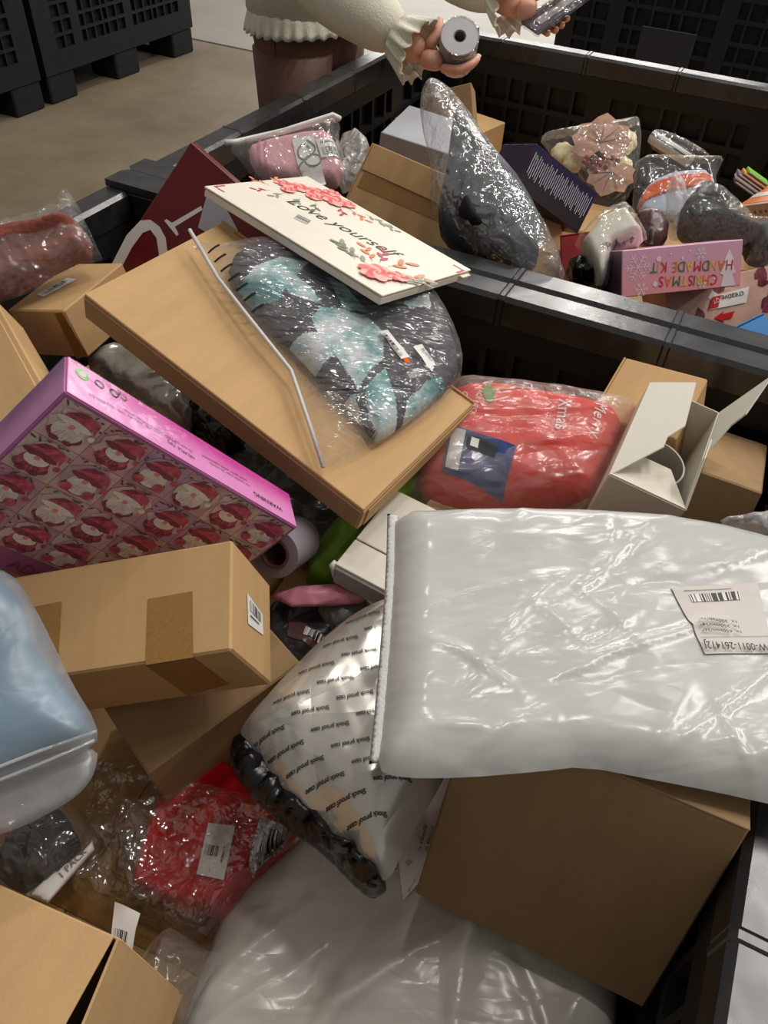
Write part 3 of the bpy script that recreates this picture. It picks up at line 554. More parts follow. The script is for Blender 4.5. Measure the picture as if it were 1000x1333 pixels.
class Soft:
    """height field over an outline in a plane: h(p) gives the top surface"""
    def __init__(s, outline, T, Tb=0.0, falloff=0.02, round_it=1, res=0.006, folds=(), noise=0.0, nscale=30.0, seed=1, dz=0.0, power=0.5, grow=0.0):
        P = chaikin(np.array(outline, float) / 1000.0, round_it)
        if grow:
            c = P.mean(0); d = P - c; P = c + d * (1 + grow / np.maximum(np.linalg.norm(d, axis=1, keepdims=True), 1e-6))
        Q = []
        for i in range(len(P)):
            a, b = P[i], P[(i + 1) % len(P)]; k = max(1, int(np.linalg.norm(b - a) / res))
            Q += [a + (b - a) * t / k for t in range(k)]
        s.P = np.array(Q); s.T, s.Tb, s.fall, s.res, s.dz, s.power = T, Tb, falloff, res, dz, power
        r = np.random.default_rng(seed); lo, hi = s.P.min(0), s.P.max(0)
        s.cr = []
        for (n, length, width, amp, ang, spread) in folds:
            for _ in range(n):
                a = ang + r.normal(0, spread)
                s.cr.append((lo + (hi - lo) * r.random(2), np.array([math.cos(a), math.sin(a)]), length * r.uniform(0.5, 1.4), width * r.uniform(0.6, 1.5), amp * r.uniform(-0.5, 1.0), r.uniform(-2.5, 2.5)))
        s.ns = [(r.normal(0, nscale, 2), r.uniform(0, 6.28), noise * r.uniform(0.4, 1) / 2.2) for _ in range(9)] if noise else []
    def dist(s, X):
        A = s.P; B = np.roll(A, -1, 0); D = np.full(len(X), 9.0)
        for i in range(0, len(X), 4000):
            x = X[i:i + 4000, None, :]; ab = B - A
            t = np.clip(((x - A) * ab).sum(2) / np.maximum((ab * ab).sum(1), 1e-12), 0, 1)
            D[i:i + 4000] = np.sqrt((((A + ab * t[..., None]) - x) ** 2).sum(2)).min(1)
        return D
    def inside(s, X):
        A = s.P; B = np.roll(A, -1, 0); c = np.zeros(len(X), bool)
        for a, b in zip(A, B):
            m = (a[1] > X[:, 1]) != (b[1] > X[:, 1])
            if m.any(): c[m] ^= X[m, 0] < (b[0] - a[0]) * (X[m, 1] - a[1]) / (b[1] - a[1]) + a[0]
        return c
    def wr(s, X):
        h = np.zeros(len(X))
        for c, d, L, w, am, curve in s.cr:
            q = X - c; t = q @ d; p = q @ np.array([-d[1], d[0]]) + curve * t * t
            h += am * np.exp(-np.abs(p) / w) * np.clip(1 - (t / L) ** 2, 0, 1)
        for k, ph, am in s.ns: h += am * np.sin(X @ k + ph)
        return h
    def h(s, X, D=None):
        if D is None: D = s.dist(X)
        q = np.clip(D / s.fall, 0, 1); prof = (1 - (1 - q) ** 2) ** s.power
        return s.dz + s.T * prof + s.wr(X) * np.clip(D / (s.fall * 0.5), 0, 1)
    def build(s, open_back=False):
        lo, hi = s.P.min(0), s.P.max(0); r = s.res
        gx = np.arange(lo[0], hi[0], r); gy = np.arange(lo[1], hi[1], r * 0.87)
        X = np.array([(x + (r / 2 if j % 2 else 0), y) for j, y in enumerate(gy) for x in gx])
        X = X[s.inside(X)]; X = X[s.dist(X) > r * 0.45]
        nb = len(s.P); A = np.vstack([s.P, X])
        v, e, f, *_ = delaunay_2d_cdt([Vector(p) for p in A], [(i, (i + 1) % nb) for i in range(nb)], [], 1, 1e-7)
        W = np.array([tuple(p) for p in v]); D = s.dist(W); rim = D < 1e-5
        top = np.c_[W, s.h(W, D)]; top[rim, 2] = s.dz
        q = np.clip(D / s.fall, 0, 1); bot = np.c_[W, s.dz - s.Tb * (1 - (1 - q) ** 2) ** 0.5]
        idx = np.arange(len(W)); low = np.where(rim, idx, 0); k = np.cumsum(~rim) - 1 + len(W); low = np.where(rim, idx, k)
        V = np.vstack([top, bot[~rim]])
        F = []
        for t in f:
            a, b, c = [W[i] for i in t[:3]]
            t = list(t)
            if (b[0] - a[0]) * (c[1] - a[1]) - (c[0] - a[0]) * (b[1] - a[1]) < 0: t = t[::-1]
            F.append(t)
            if not open_back: F.append([int(low[i]) for i in t[::-1]])
        return V, F

def soft_regions(name, parent, sf, base, other, polys):
    """one cloth whose faces inside the given outlines take a second dye"""
    V, F = sf.build(); C2 = np.array([V[list(f)].mean(0)[:2] for f in F]); fm = np.zeros(len(F), int)
    for p in polys:
        q = Soft.__new__(Soft); q.P = np.array(p, float) / 1000; fm[q.inside(C2)] = 1
    return mesh(name, V, F, [base, other], parent, fm.tolist(), smooth=True)

def soft_part(name, parent, sf, mat):
    V, F = sf.build(M[mat].name.endswith('film') or 'film' in mat); return mesh(name, V, F, mat, parent, smooth=True)

def draped(parent, name, quad, sf, mat, off=0.001, nu=10, nv=8, a=(0, 0), b=(1, 1), flip=False):
    """a label or strip laid on a soft surface; quad in mm"""
    P = [np.array(p, float) / 1000 for p in quad]
    U = np.array([((P[0] * (1 - u) + P[1] * u) * (1 - v) + (P[3] * (1 - u) + P[2] * u) * v) for v in np.linspace(a[1], b[1], nv) for u in np.linspace(a[0], b[0], nu)])
    uv = [(u, v) for v in np.linspace(0, 1, nv) for u in np.linspace(0, 1, nu)]
    Z = sf.h(U) + off
    F = [[j * nu + i, j * nu + i + 1, (j + 1) * nu + i + 1, (j + 1) * nu + i] for j in range(nv - 1) for i in range(nu - 1)]
    e1, e2 = P[1] - P[0], P[3] - P[0]
    if e1[0] * e2[1] - e1[1] * e2[0] < 0: F = [q[::-1] for q in F]
    return mesh(name, np.c_[U, Z], F, mat, parent, uv=uv, smooth=True)

def text_on_soft(parent, name, s, p0, p1, sf, mat, off=0.0016, hs=1.0, shear=0.0, bold=0.0):
    V, F, w = text2d(s, shear, bold); p0 = np.array(p0, float); p1 = np.array(p1, float)
    d = p1 - p0; L = np.linalg.norm(d); d /= L; up = np.array([-d[1], d[0]]); k = L / w
    U = p0 + V[:, :1] * k * d + V[:, 1:] * k * hs * up
    return mesh(name, np.c_[U, sf.h(U) + off], F, mat, parent)

def pouch_root(key, name, label, cat, group=None):
    P = POUCH[key]; return empty(name, P[0], m3(P[1]), label, cat, group), P[2]

# ------------------------------------------------------------------ boxes
def box_root(key, name, label, cat='box', group=None):
    B = BOX[key]; return empty(name, B[0], m3(B[1]), label, cat, group), B[2]

def decals(root, key):
    for part, face, pts in DECAL.get(key, []):
        n = fnorm(face)
        if part == 'packing_tape': flat_decal(root, 'packing_tape', face, pts, 'tape')
        elif 'label' in part and part != 'logo_label':
            if part == 'label': o = flat_decal(root, 'label', face, pts, 'label', 0.0007)
            else: o = root
            quad_decal(o, 'barcode', pts, n, (0.14, 0.12), (0.86, 0.5), 'barcode', 0.0012)
            quad_decal(o, 'fine_print', pts, n, (0.14, 0.64), (0.7, 0.70), 'grey_ink', 0.0012)

def flaps(root, d, face, mat, gap=0.002, t=0.0022):
    """two closing flaps with a seam between them, laid on one face of a carton"""
    a, s = FACE[face]; o = [k for k in range(3) if k != a]
    if d[o[0]] < d[o[1]]: o = o[::-1]
    for sd in (-1, 1):
        dim = [0, 0, 0]; c = [0, 0, 0]
        dim[a] = t; c[a] = s * (d[a] / 2 + t / 2); dim[o[0]] = d[o[0]]; dim[o[1]] = d[o[1]] / 2 - gap / 2; c[o[1]] = sd * (d[o[1]] / 4 + gap / 4)
        boxpart('flap', root, *dim, mat, c, 0.0006)

def carton(key, name, label, mat='kraft', flap='t', cat='box', group=None):
    root, d = box_root(key, name, label, cat, group)
    boxpart('body', root, *d, mat, r=0.002)
    if flap: flaps(root, d, flap, mat)
    decals(root, key)
    return root, d

# ------------------------------------------------------------------ the setting: floor
fl = mesh('floor', [(-14, -6, 0), (12, -6, 0), (12, 22, 0), (-14, 22, 0)], [[0, 1, 2, 3]], 'concrete')
tag(fl, kind='structure')
V, F = slab([(-14, 4.53), (12, 4.53), (12, 22), (-14, 22)], -0.05, 0.0012); mesh('far_slab', V, F, 'concrete_grey', fl)
V, F = slab([(-14, 4.505), (12, 4.505), (12, 4.53), (-14, 4.53)], -0.05, 0.0008); mesh('expansion_joint', V, F, 'joint', fl)

# ------------------------------------------------------------------ bulk bins
def cellwall(xs, zs, din, dout, t):
    """moulded wall: a grid of pockets of given depth in the inner (y=0) and outer (y=t) side, one connected mesh"""
    V, F, ix = [], [], {}
    def v(x, y, z):
        k = (round(x, 5), round(y, 5), round(z, 5))
        if k not in ix: ix[k] = len(V); V.append(k)
        return ix[k]
    nx, nz = len(xs) - 1, len(zs) - 1
    for d, y0, sg in ((din, 0.0, 1), (dout, t, -1)):
        Y = lambda i, j: y0 + sg * d[i][j]
        for i in range(nx):
            for j in range(nz):
                y = Y(i, j); q = [v(xs[i], y, zs[j]), v(xs[i + 1], y, zs[j]), v(xs[i + 1], y, zs[j + 1]), v(xs[i], y, zs[j + 1])]
                F.append(q if sg > 0 else q[::-1])
                if i + 1 < nx and abs(Y(i + 1, j) - y) > 1e-6:
                    y2 = Y(i + 1, j); x = xs[i + 1]; q = [v(x, y, zs[j]), v(x, y2, zs[j]), v(x, y2, zs[j + 1]), v(x, y, zs[j + 1])]
                    F.append(q if sg > 0 else q[::-1])
                if j + 1 < nz and abs(Y(i, j + 1) - y) > 1e-6:
                    y2 = Y(i, j + 1); z = zs[j + 1]; q = [v(xs[i], y, z), v(xs[i + 1], y, z), v(xs[i + 1], y2, z), v(xs[i], y2, z)]
                    F.append(q if sg > 0 else q[::-1])
    for i in range(nx):
        for z in (zs[0], zs[-1]): F.append([v(xs[i], 0, z), v(xs[i + 1], 0, z), v(xs[i + 1], t, z), v(xs[i], t, z)])
    for j in range(nz):
        for x in (xs[0], xs[-1]): F.append([v(x, 0, zs[j]), v(x, 0, zs[j + 1]), v(x, t, zs[j + 1]), v(x, t, zs[j])])
    return V, F

BIN_H, WALL_T = 0.86, 0.045
def wall_mesh(L):
    seq = 'wwwnwwnswwnwwnsww'
    wid = dict(w=0.066, n=0.038, s=0.05); tot = sum(wid[c] for c in seq) + 0.011 * (len(seq) + 1)
    k = (L - 0.12) / tot; xs = [0, 0.06]; kinds = ['p']
    for c in seq: xs.append(xs[-1] + 0.011 * k); kinds.append('b'); xs.append(xs[-1] + wid[c] * k); kinds.append(c)
    xs.append(xs[-1] + 0.011 * k); kinds.append('b'); xs.append(L); kinds.append('p')
    zs = [0.13, 0.23]; rk = ['base']
    for r in range(6): zs += [zs[-1] + 0.054]; rk += ['pocket']; zs += [zs[-1] + 0.014]; rk += ['bar']
    zs += [0.700]; rk += ['upper']; zs += [0.714]; rk += ['bar']; zs += [0.772]; rk += ['upper']; zs += [0.815]; rk += ['base']
    din = [[0.02 if (b == 'upper' and a in 'wn') or (b == 'pocket' and a == 'n') else 0.0 for b in rk] for a in kinds]
    dout = [[0.02 if b in ('upper', 'pocket') and a in 'wn' else 0.0 for b in rk] for a in kinds]
    return cellwall(xs, zs, din, dout, WALL_T)

def bulk_bin(label, x0, x1, y0, y1, plate=False):
    cx, cy = (x0 + x1) / 2, (y0 + y1) / 2
    root = empty('bulk_bin', (cx, cy, 0), Matrix.Identity(3), label, 'bin', 'black plastic bulk bins')
    hx, hy = (x1 - x0) / 2, (y1 - y0) / 2
    Wx, Wy = wall_mesh(2 * hx), wall_mesh(2 * hy - 2 * WALL_T)
    for nm, (V, F), loc, rz in (('side_panel', Wx, (hx, -hy + WALL_T, 0), math.pi), ('side_panel', Wx, (-hx, hy - WALL_T, 0), 0),
                                ('side_panel', Wy, (-hx + WALL_T, -hy + WALL_T, 0), math.pi / 2), ('side_panel', Wy, (hx - WALL_T, hy - WALL_T, 0), -math.pi / 2)):
        o = mesh(nm, V, F, 'matt_plastic', root); o.location = loc; o.rotation_euler = (0, 0, rz)
    # the rim: each side a run of moulded lengths with a narrow stepped joint between them
    for sgn in (-1, 1):
        for axis in (0, 1):
            L = 2 * hx if axis == 0 else 2 * hy - 2 * WALL_T
            parts = []; n = 5; seg = L / n
            for i in range(n):
                c = -L / 2 + seg * (i + 0.5)
                parts.append(rbox(seg + 0.0004, WALL_T + 0.004, 0.05, 0.006, (c, 0, 0)))
                if i: parts.append(rbox(0.016, WALL_T + 0.005, 0.0515, 0.005, (c - seg / 2, 0, 0)))
            V, F = join(parts)
            o = mesh('rim', V, F, 'rim_plastic', root)
            o.location = (0, sgn * (hy - WALL_T / 2), BIN_H - 0.025) if axis == 0 else (sgn * (hx - WALL_T / 2), 0, BIN_H - 0.025)
            if axis: o.rotation_euler = (0, 0, math.pi / 2)
    for sx in (-1,):
        for sy in (-1, 1):
            pts = [(-0.03, -0.026), (0.11, -0.026), (0.125, -0.018), (0.125, 0.018), (0.11, 0.026), (-0.02, 0.026), (-0.03, 0.016)]
            pts = [(x * -sx, y * sy) for x, y in pts]
            V, F = slab(pts, 0, 0.012)
            mesh('corner_latch', V, F, 'rim_plastic', root, loc=(sx * (hx - 0.03), sy * (hy - WALL_T / 2), BIN_H - 0.001))
    boxpart('deck', root, 2 * hx - 2 * WALL_T, 2 * hy - 2 * WALL_T, 0.05, 'matt_plastic', (0, 0, 0.155))
    for i in (-1, 0, 1):
        for j in (-1, 0, 1):
            boxpart('foot', root, 0.19, 0.19, 0.131, 'matt_plastic', (i * (hx - 0.1), j * (hy - 0.1), 0.0655), 0.008)
    for j in (-1, 1): boxpart('skid', root, 2 * hx - 0.1, 0.1, 0.025, 'matt_plastic', (0, j * (hy - 0.1), 0.014), 0.004)
    if plate:
        boxpart('name_plate', root, 0.22, 0.006, 0.17, 'plate_plastic', (-0.14, -hy - 0.002, 0.56), 0.002)
    return root

bulk_bin('black plastic bulk bin in the foreground, heaped with parcels above its rim', -0.976, 0.2055, -0.255, 1.0160)
bulk_bin('black plastic bulk bin the person reaches into, behind the foreground bin', -0.976, 0.2055, 1.0240, 2.296)
bulk_bin('black slotted bin standing alone across the floor, nearer the person than its neighbour', -4.575, -3.375, 3.10, 4.31)
bulk_bin('black bin at the far left edge, only one slotted corner in view', -4.575, -3.375, 1.86, 3.06)
bulk_bin('black bin with a flat grey plate on its side, top right', -0.98, 0.22, 3.70, 4.95, True)

# ------------------------------------------------------------------ the pile, lowest things first
def hidden_carton(loc, dims, rz, label):
    r = empty('cardboard_box', loc, Matrix.Rotation(rz, 3, 'Z'), label, 'box')
    boxpart('body', r, *dims, 'kraft', r=0.002); flaps(r, dims, 'f', 'kraft')
    flat_decal(r, 'packing_tape', 'f', [(-dims[0] / 2, -0.024, dims[2] / 2 + 0.003), (dims[0] / 2, -0.024, dims[2] / 2 + 0.003), (dims[0] / 2, 0.024, dims[2] / 2 + 0.003), (-dims[0] / 2, 0.024, dims[2] / 2 + 0.003)], 'tape')
    return r
hidden_carton((-0.36, 0.13, 0.384), (0.44, 0.46, 0.40), 0.08, 'wide tan box top lying lowest, under the red felt case')
hidden_carton((-0.70, 0.62, 0.424), (0.36, 0.50, 0.48), -0.05, 'cardboard box deep in the foreground bin under the labelled carton at left')
hidden_carton((-0.17, 0.68, 0.404), (0.42, 0.46, 0.44), 0.04, 'cardboard box deep in the foreground bin below the red fabric bag')
hidden_carton((0.03, 0.10, 0.364), (0.20, 0.5, 0.36), 0.02, 'cardboard box deep in the foreground bin below the cream mailer')
hidden_carton((-0.66, 1.42, 0.384), (0.40, 0.55, 0.40), 0.03, 'cardboard box deep in the rear bin below the pink towel bag')
hidden_carton((-0.20, 1.38, 0.384), (0.40, 0.50, 0.40), -0.04, 'cardboard box deep in the rear bin below the pink craft box')
hidden_carton((-0.35, 1.92, 0.364), (0.9, 0.42, 0.36), 0.02, 'cardboard box deep in the rear bin along its far wall')

def simple_soft(key, name, label, cat, mat, T=0.02, Tb=0.03, o='o', **k):
    root, P = pouch_root(key, name, label, cat)
    sf = Soft(P[o], T, Tb, **k); soft_part('bag_body' if 'bag' in name or 'mailer' in name else 'body', root, sf, mat)
    return root, P, sf

# dark and dull things seen in the gaps
simple_soft('blackbag', 'poly_mailer', 'dark dull-green poly mailer in the gap between gnome box and long flat carton', 'mailer', 'olive_poly', 0.03, 0.05, folds=[(14, 0.1, 0.012, 0.008, 0.5, 0.8)], seed=3)
r, P, sf = simple_soft('barcodebag', 'poly_mailer', 'glossy black poly bag with a barcode sticker in the gap above the gnome box', 'mailer', 'black_poly', 0.03, 0.04, folds=[(14, 0.08, 0.008, 0.01, 0.7, 0.9)], seed=4)
lb = draped(r, 'label', P['label'], sf, 'label'); draped(lb, 'barcode', P['label'], sf, 'barcode', 0.002, a=(0.1, 0.15), b=(0.9, 0.85))
r, P, sf = simple_soft('silverbag', 'poly_mailer', 'crumpled silver poly mailer under the long flat carton, above the gnome box', 'mailer', 'silver_poly', 0.03, 0.04, folds=[(30, 0.08, 0.006, 0.01, 0.3, 0.7)], seed=5)
simple_soft('greencloth', 'cloth_bundle', 'bunched bright green cloth between the clear tape roll and the white flat box', 'cloth', 'green_cloth', 0.04, 0.05, folds=[(40, 0.09, 0.007, 0.022, 1.0, 0.5)], seed=6, falloff=0.03, res=0.004)
r, P, sf = simple_soft('darklabelbag', 'poly_mailer', 'charcoal poly bag with a pale barcode sticker beside the taped carton', 'mailer', 'dark_poly', 0.02, 0.04, folds=[(10, 0.06, 0.008, 0.008, 0.4, 0.8)], seed=7)
lb = draped(r, 'label', P['label'], sf, 'plum_poly'); draped(lb, 'barcode', P['label'], sf, 'barcode', 0.002, a=(0.4, 0.1), b=(0.95, 0.6))
simple_soft('greypoly', 'poly_mailer', 'small crumpled grey-green poly bag under the pink mailer', 'mailer', 'grey_poly', 0.02, 0.06, folds=[(8, 0.05, 0.006, 0.008, 0.4, 0.8)], seed=8)
simple_soft('pinkmailer', 'poly_mailer', 'thin pink poly mailer below the clear tape roll', 'mailer', 'pink_poly', 0.005, 0.006, round_it=0, res=0.003, folds=[(6, 0.06, 0.006, 0.004, 0.1, 0.3)], seed=9)

# clear tape roll
r = empty('tape_roll', (-0.317, 0.466, 0.792), TILT @ Matrix.Rotation(-0.30, 3, 'Y') @ Matrix.Rotation(0.22, 3, 'X'), 'roll of clear plastic tape standing beside the lower corner of the gnome box', 'tape roll')
def ring(r0, r1, h, n=40):
    V, F = [], []
    for k in range(n):
        a = 2 * math.pi * k / n; c, s = math.cos(a), math.sin(a)
        V += [(r0 * c, r0 * s, -h / 2), (r1 * c, r1 * s, -h / 2), (r1 * c, r1 * s, h / 2), (r0 * c, r0 * s, h / 2)]
    for k in range(n):
        a, b = 4 * k, 4 * ((k + 1) % n)
        for i in range(4): F.append([a + i, b + i, b + (i + 1) % 4, a + (i + 1) % 4][::-1])
    return V, F
mesh('tape_winding', *ring(0.0165, 0.0265, 0.06), plain('clear_winding', (150, 138, 148), 0.22, 0.6, 0.08), r, smooth=False)
mesh('core', *ring(0.0135, 0.0163, 0.062), plain('brown_core', (112, 76, 70), 0.6), r)

# cardboard boxes of the foreground bin
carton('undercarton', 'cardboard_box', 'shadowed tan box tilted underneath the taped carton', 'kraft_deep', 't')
carton('midcarton', 'cardboard_box', 'oblong tan carton with two brown tape bands and a barcode sticker on its end', 'kraft', 'l')
carton('labelcarton', 'cardboard_box', 'tan carton with a long white sticker on top, below the rust-brown cloth', 'kraft_far', 'l')
r, d = carton('farcarton', 'cardboard_box', 'pale cardboard box cut off by the left edge above the gnome box', 'kraft_far', 'l')
boxpart('lid_panel', r, d[0] * 0.97, d[1] * 0.97, 0.003, 'kraft_far', (-0.004, 0, d[2] / 2 + 0.0015), 0.001)
flat_decal(r, 'shipping_label', 'f', [(-0.03, -0.09, d[2] / 2 + 0.003), (0.03, -0.09, d[2] / 2 + 0.003), (0.045, -0.05, d[2] / 2 + 0.003), (-0.02, -0.03, d[2] / 2 + 0.003)], 'label')
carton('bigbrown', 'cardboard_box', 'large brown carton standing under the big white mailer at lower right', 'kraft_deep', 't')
carton('smallkraft', 'cardboard_box', 'small plain tan box behind the open white carton', 'kraft_light', 'l')
r, d = carton('rightcarton', 'cardboard_box', 'brown carton at the right wall behind the big white mailer', 'kraft_deep', None)
boxpart('flap', r, 0.018, 0.15, 0.003, 'kraft', (d[0] / 2 + 0.011, 0, d[2] / 2), 0.001)
r, d = box_root('bottomleft', 'cardboard_box', 'tan cardboard box in the bottom left corner with a dark slit under its lid')
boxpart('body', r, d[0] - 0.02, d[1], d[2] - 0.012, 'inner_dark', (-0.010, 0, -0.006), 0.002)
boxpart('lid_panel', r, d[0] + 0.001, d[1], 0.003, 'kraft_light', (0.0, 0, d[2] / 2), 0.001)
hx, hy, hz = d[0] / 2, d[1] / 2, d[2] / 2; W = []
for o_ in (0.0, 0.002): W += [(hx + 0.001 + o_, hy, hz - 0.004), (hx + 0.030 + o_, -hy, hz - 0.010), (hx + 0.030 + o_, -hy, -hz), (hx + 0.001 + o_, hy, -hz)]
mesh('side_flap', W, [[0, 1, 2, 3], [7, 6, 5, 4], [0, 4, 5, 1], [1, 5, 6, 2], [2, 6, 7, 3], [3, 7, 4, 0]], 'kraft_light', r)
boxpart('front_wall', r, d[0], 0.002, d[2] - 0.014, 'kraft_light', (0, -hy - 0.001, -0.006), 0.0008); boxpart('back_wall', r, d[0], 0.002, d[2] - 0.014, 'kraft_light', (0, hy + 0.001, -0.006), 0.0008)

# long flat mailing carton
r, d = box_root('flatkraft', 'cardboard_box', 'long flat tan mailing carton under the tie-dyed garment bag')
boxpart('tray', r, d[0], d[1], d[2] - 0.003, 'kraft', (0, 0, -0.0015), 0.001)
boxpart('lid', r, d[0] - 0.003, d[1] - 0.0035, 0.003, 'kraft_light', (0.0, -0.0015, d[2] / 2 - 0.0015), 0.001)
boxpart('front_tuck', r, d[0] - 0.004, 0.002, d[2] - 0.006, 'kraft_deep', (0, -d[1] / 2 - 0.001, -0.001), 0.0008)
boxpart('side_wall', r, 0.002, d[1] - 0.012, d[2] - 0.008, 'kraft', (d[0] / 2 + 0.001, 0.002, -0.002), 0.0008)
boxpart('back_wall', r, d[0] - 0.002, 0.003, 0.004, 'kraft', (0, d[1] / 2 - 0.0015, d[2] / 2 + 0.001), 0.0008)

# burgundy box with large white lettering
r, d = box_root('burg', 'printed_box', 'dark burgundy flat box with huge white letters leaning in the bin corner')
boxpart('body', r, *d, 'burgundy', r=0.0012)
for part, face, pts in DECAL['burg']: flat_decal(r, 'letter', face, pts, 'label' if part == 'letter' else 'grey_board', 0.0006 if part == 'letter' else 0.001)

# white flat box with a lid seam
r, d = box_root('whiteflat', 'paper_box', 'white flat box with a seam across its lid, half under the big white mailer')
boxpart('body', r, d[0], d[1], d[2] - 0.002, 'white_board', (0, 0, -0.001), 0.001)
for c, w in ((-d[1] / 4 - 0.012, d[1] / 2 - 0.026), (d[1] / 4 - 0.012, d[1] / 2 + 0.022)): boxpart('lid_flap', r, d[0], w, 0.002, 'white_board', (0, c, d[2] / 2), 0.0008)
boxpart('front_panel', r, d[0] - 0.002, 0.0015, d[2] - 0.004, 'grey_board', (0.001, -d[1] / 2 - 0.0008, -0.001), 0.0006)
V, F = tube([(-d[0] / 2 - 0.002, -d[1] / 2 + 0.006, d[2] / 2 - 0.002), (-d[0] / 2 - 0.003, -d[1] / 2 + 0.001, d[2] / 2 - 0.004), (-d[0] / 2 + 0.001, -d[1] / 2 - 0.002, -0.004)], [0.003, 0.004, 0.001], 8)
mesh('tuck_tab', V, F, 'white_board', r, smooth=True)

# open white carton
r, d = box_root('openwhite', 'paper_box', 'open white carton with raised torn flaps and a tube inside, at right')
t = 0.0016; hx, hy, hz = d[0] / 2, d[1] / 2, d[2] / 2
boxpart('front_wall', r, d[0], t, d[2], 'white_board', (0, -hy, 0), 0.0005); boxpart('back_wall', r, d[0], t, d[2], 'white_board', (0, hy, 0), 0.0005)
boxpart('left_wall', r, t, d[1], d[2], 'white_board', (-hx, 0, 0), 0.0005); boxpart('right_wall', r, t, d[1], d[2], 'white_board', (hx, 0, 0), 0.0005)
boxpart('bottom', r, d[0], d[1], t, 'white_board', (0, 0, -hz), 0.0005)
def hinged(poly, o, ax, up, nm):
    ax = Vector(ax); up = Vector(up).normalized(); n = ax.cross(up).normalized()
    V, F = slab(poly, 0, t)
    W = [Vector(o) + ax * v[0] + up * v[1] + n * v[2] for v in V]
    return mesh(nm, W, F, 'white_board', r)
hinged([(0, 0), (1, 0), (1, 0.052), (0.52, 0.058), (0.40, 0.044), (0.30, 0.044)], (-hx, -hy, hz), (0, d[1], 0), (0.85, 0, 0.5), 'flap')
hinged([(0, 0), (1, 0), (0.72, 0.075), (0.25, 0.075)], (-hx, -hy, hz), (d[0], 0, 0), (0, 1, -0.35), 'flap')
hinged([(0.55, 0), (1, 0), (1.0, 0.075), (0.72, 0.05), (0.70, 0.03)], (hx, -hy, hz), (0, d[1], 0), (0.35, 0.1, 1), 'flap')
hinged([(0, 0), (0.5, 0), (0.5, 0.014), (0.40, 0.045), (0.25, 0.04)], (hx, -hy, hz), (0, d[1], 0), (-0.2, 0, 1), 'flap')
V, F = ring(0.033, 0.035, 0.10); mesh('paper_tube', V, F, 'white_inside', r, loc=(0.0, -0.01, hz - 0.075))

# pink advent-calendar box with gnome pictures
r, d = box_root('gnome', 'printed_box', 'shrink-wrapped pink advent calendar box covered with gnome pictures, at left')
boxpart('body', r, *d, 'gnome_base', r=0.0012)
z = d[2] / 2
boxpart('top_side', r, d[0] - 0.002, 0.0006, d[2] - 0.002, 'gnome_pink', (0, d[1] / 2 + 0.0003, 0), 0.0002)
boxpart('left_side', r, 0.0006, d[1] - 0.002, d[2] - 0.002, 'gnome_side', (-d[0] / 2 - 0.0003, 0, 0), 0.0002)
def ell(cx, cy, rx, ry, n=18, a0=0.0, a1=2 * math.pi, rot=0.0):
    P = []
    for a in np.linspace(a0, a1, n, endpoint=abs(a1 - a0) < 6.2):
        x, y = rx * math.cos(a), ry * math.sin(a); P.append((cx + x * math.cos(rot) - y * math.sin(rot), cy + x * math.sin(rot) + y * math.cos(rot)))
    return P
def picture(shapes, name, parent, sx, sy, x0, y0, z0, lay=0.00018):
    V, F, fm, mats = [], [], [], []
    for k, (poly, mat) in enumerate(shapes):
        if mat not in mats: mats.append(mat)
        b = len(V); A = sum(poly[i][0] * poly[(i + 1) % len(poly)][1] - poly[(i + 1) % len(poly)][0] * poly[i][1] for i in range(len(poly)))
        if A < 0: poly = poly[::-1]
        V += [(x0 + p[0] * sx, y0 + p[1] * sy, z0 + (k if k < 1 else 1 + k * 0.35) * lay) for p in poly]; F.append(list(range(b, b + len(poly)))); fm.append(mats.index(mat))
    return mesh(name, V, F, mats, parent, fm)
rg = random.Random(5)
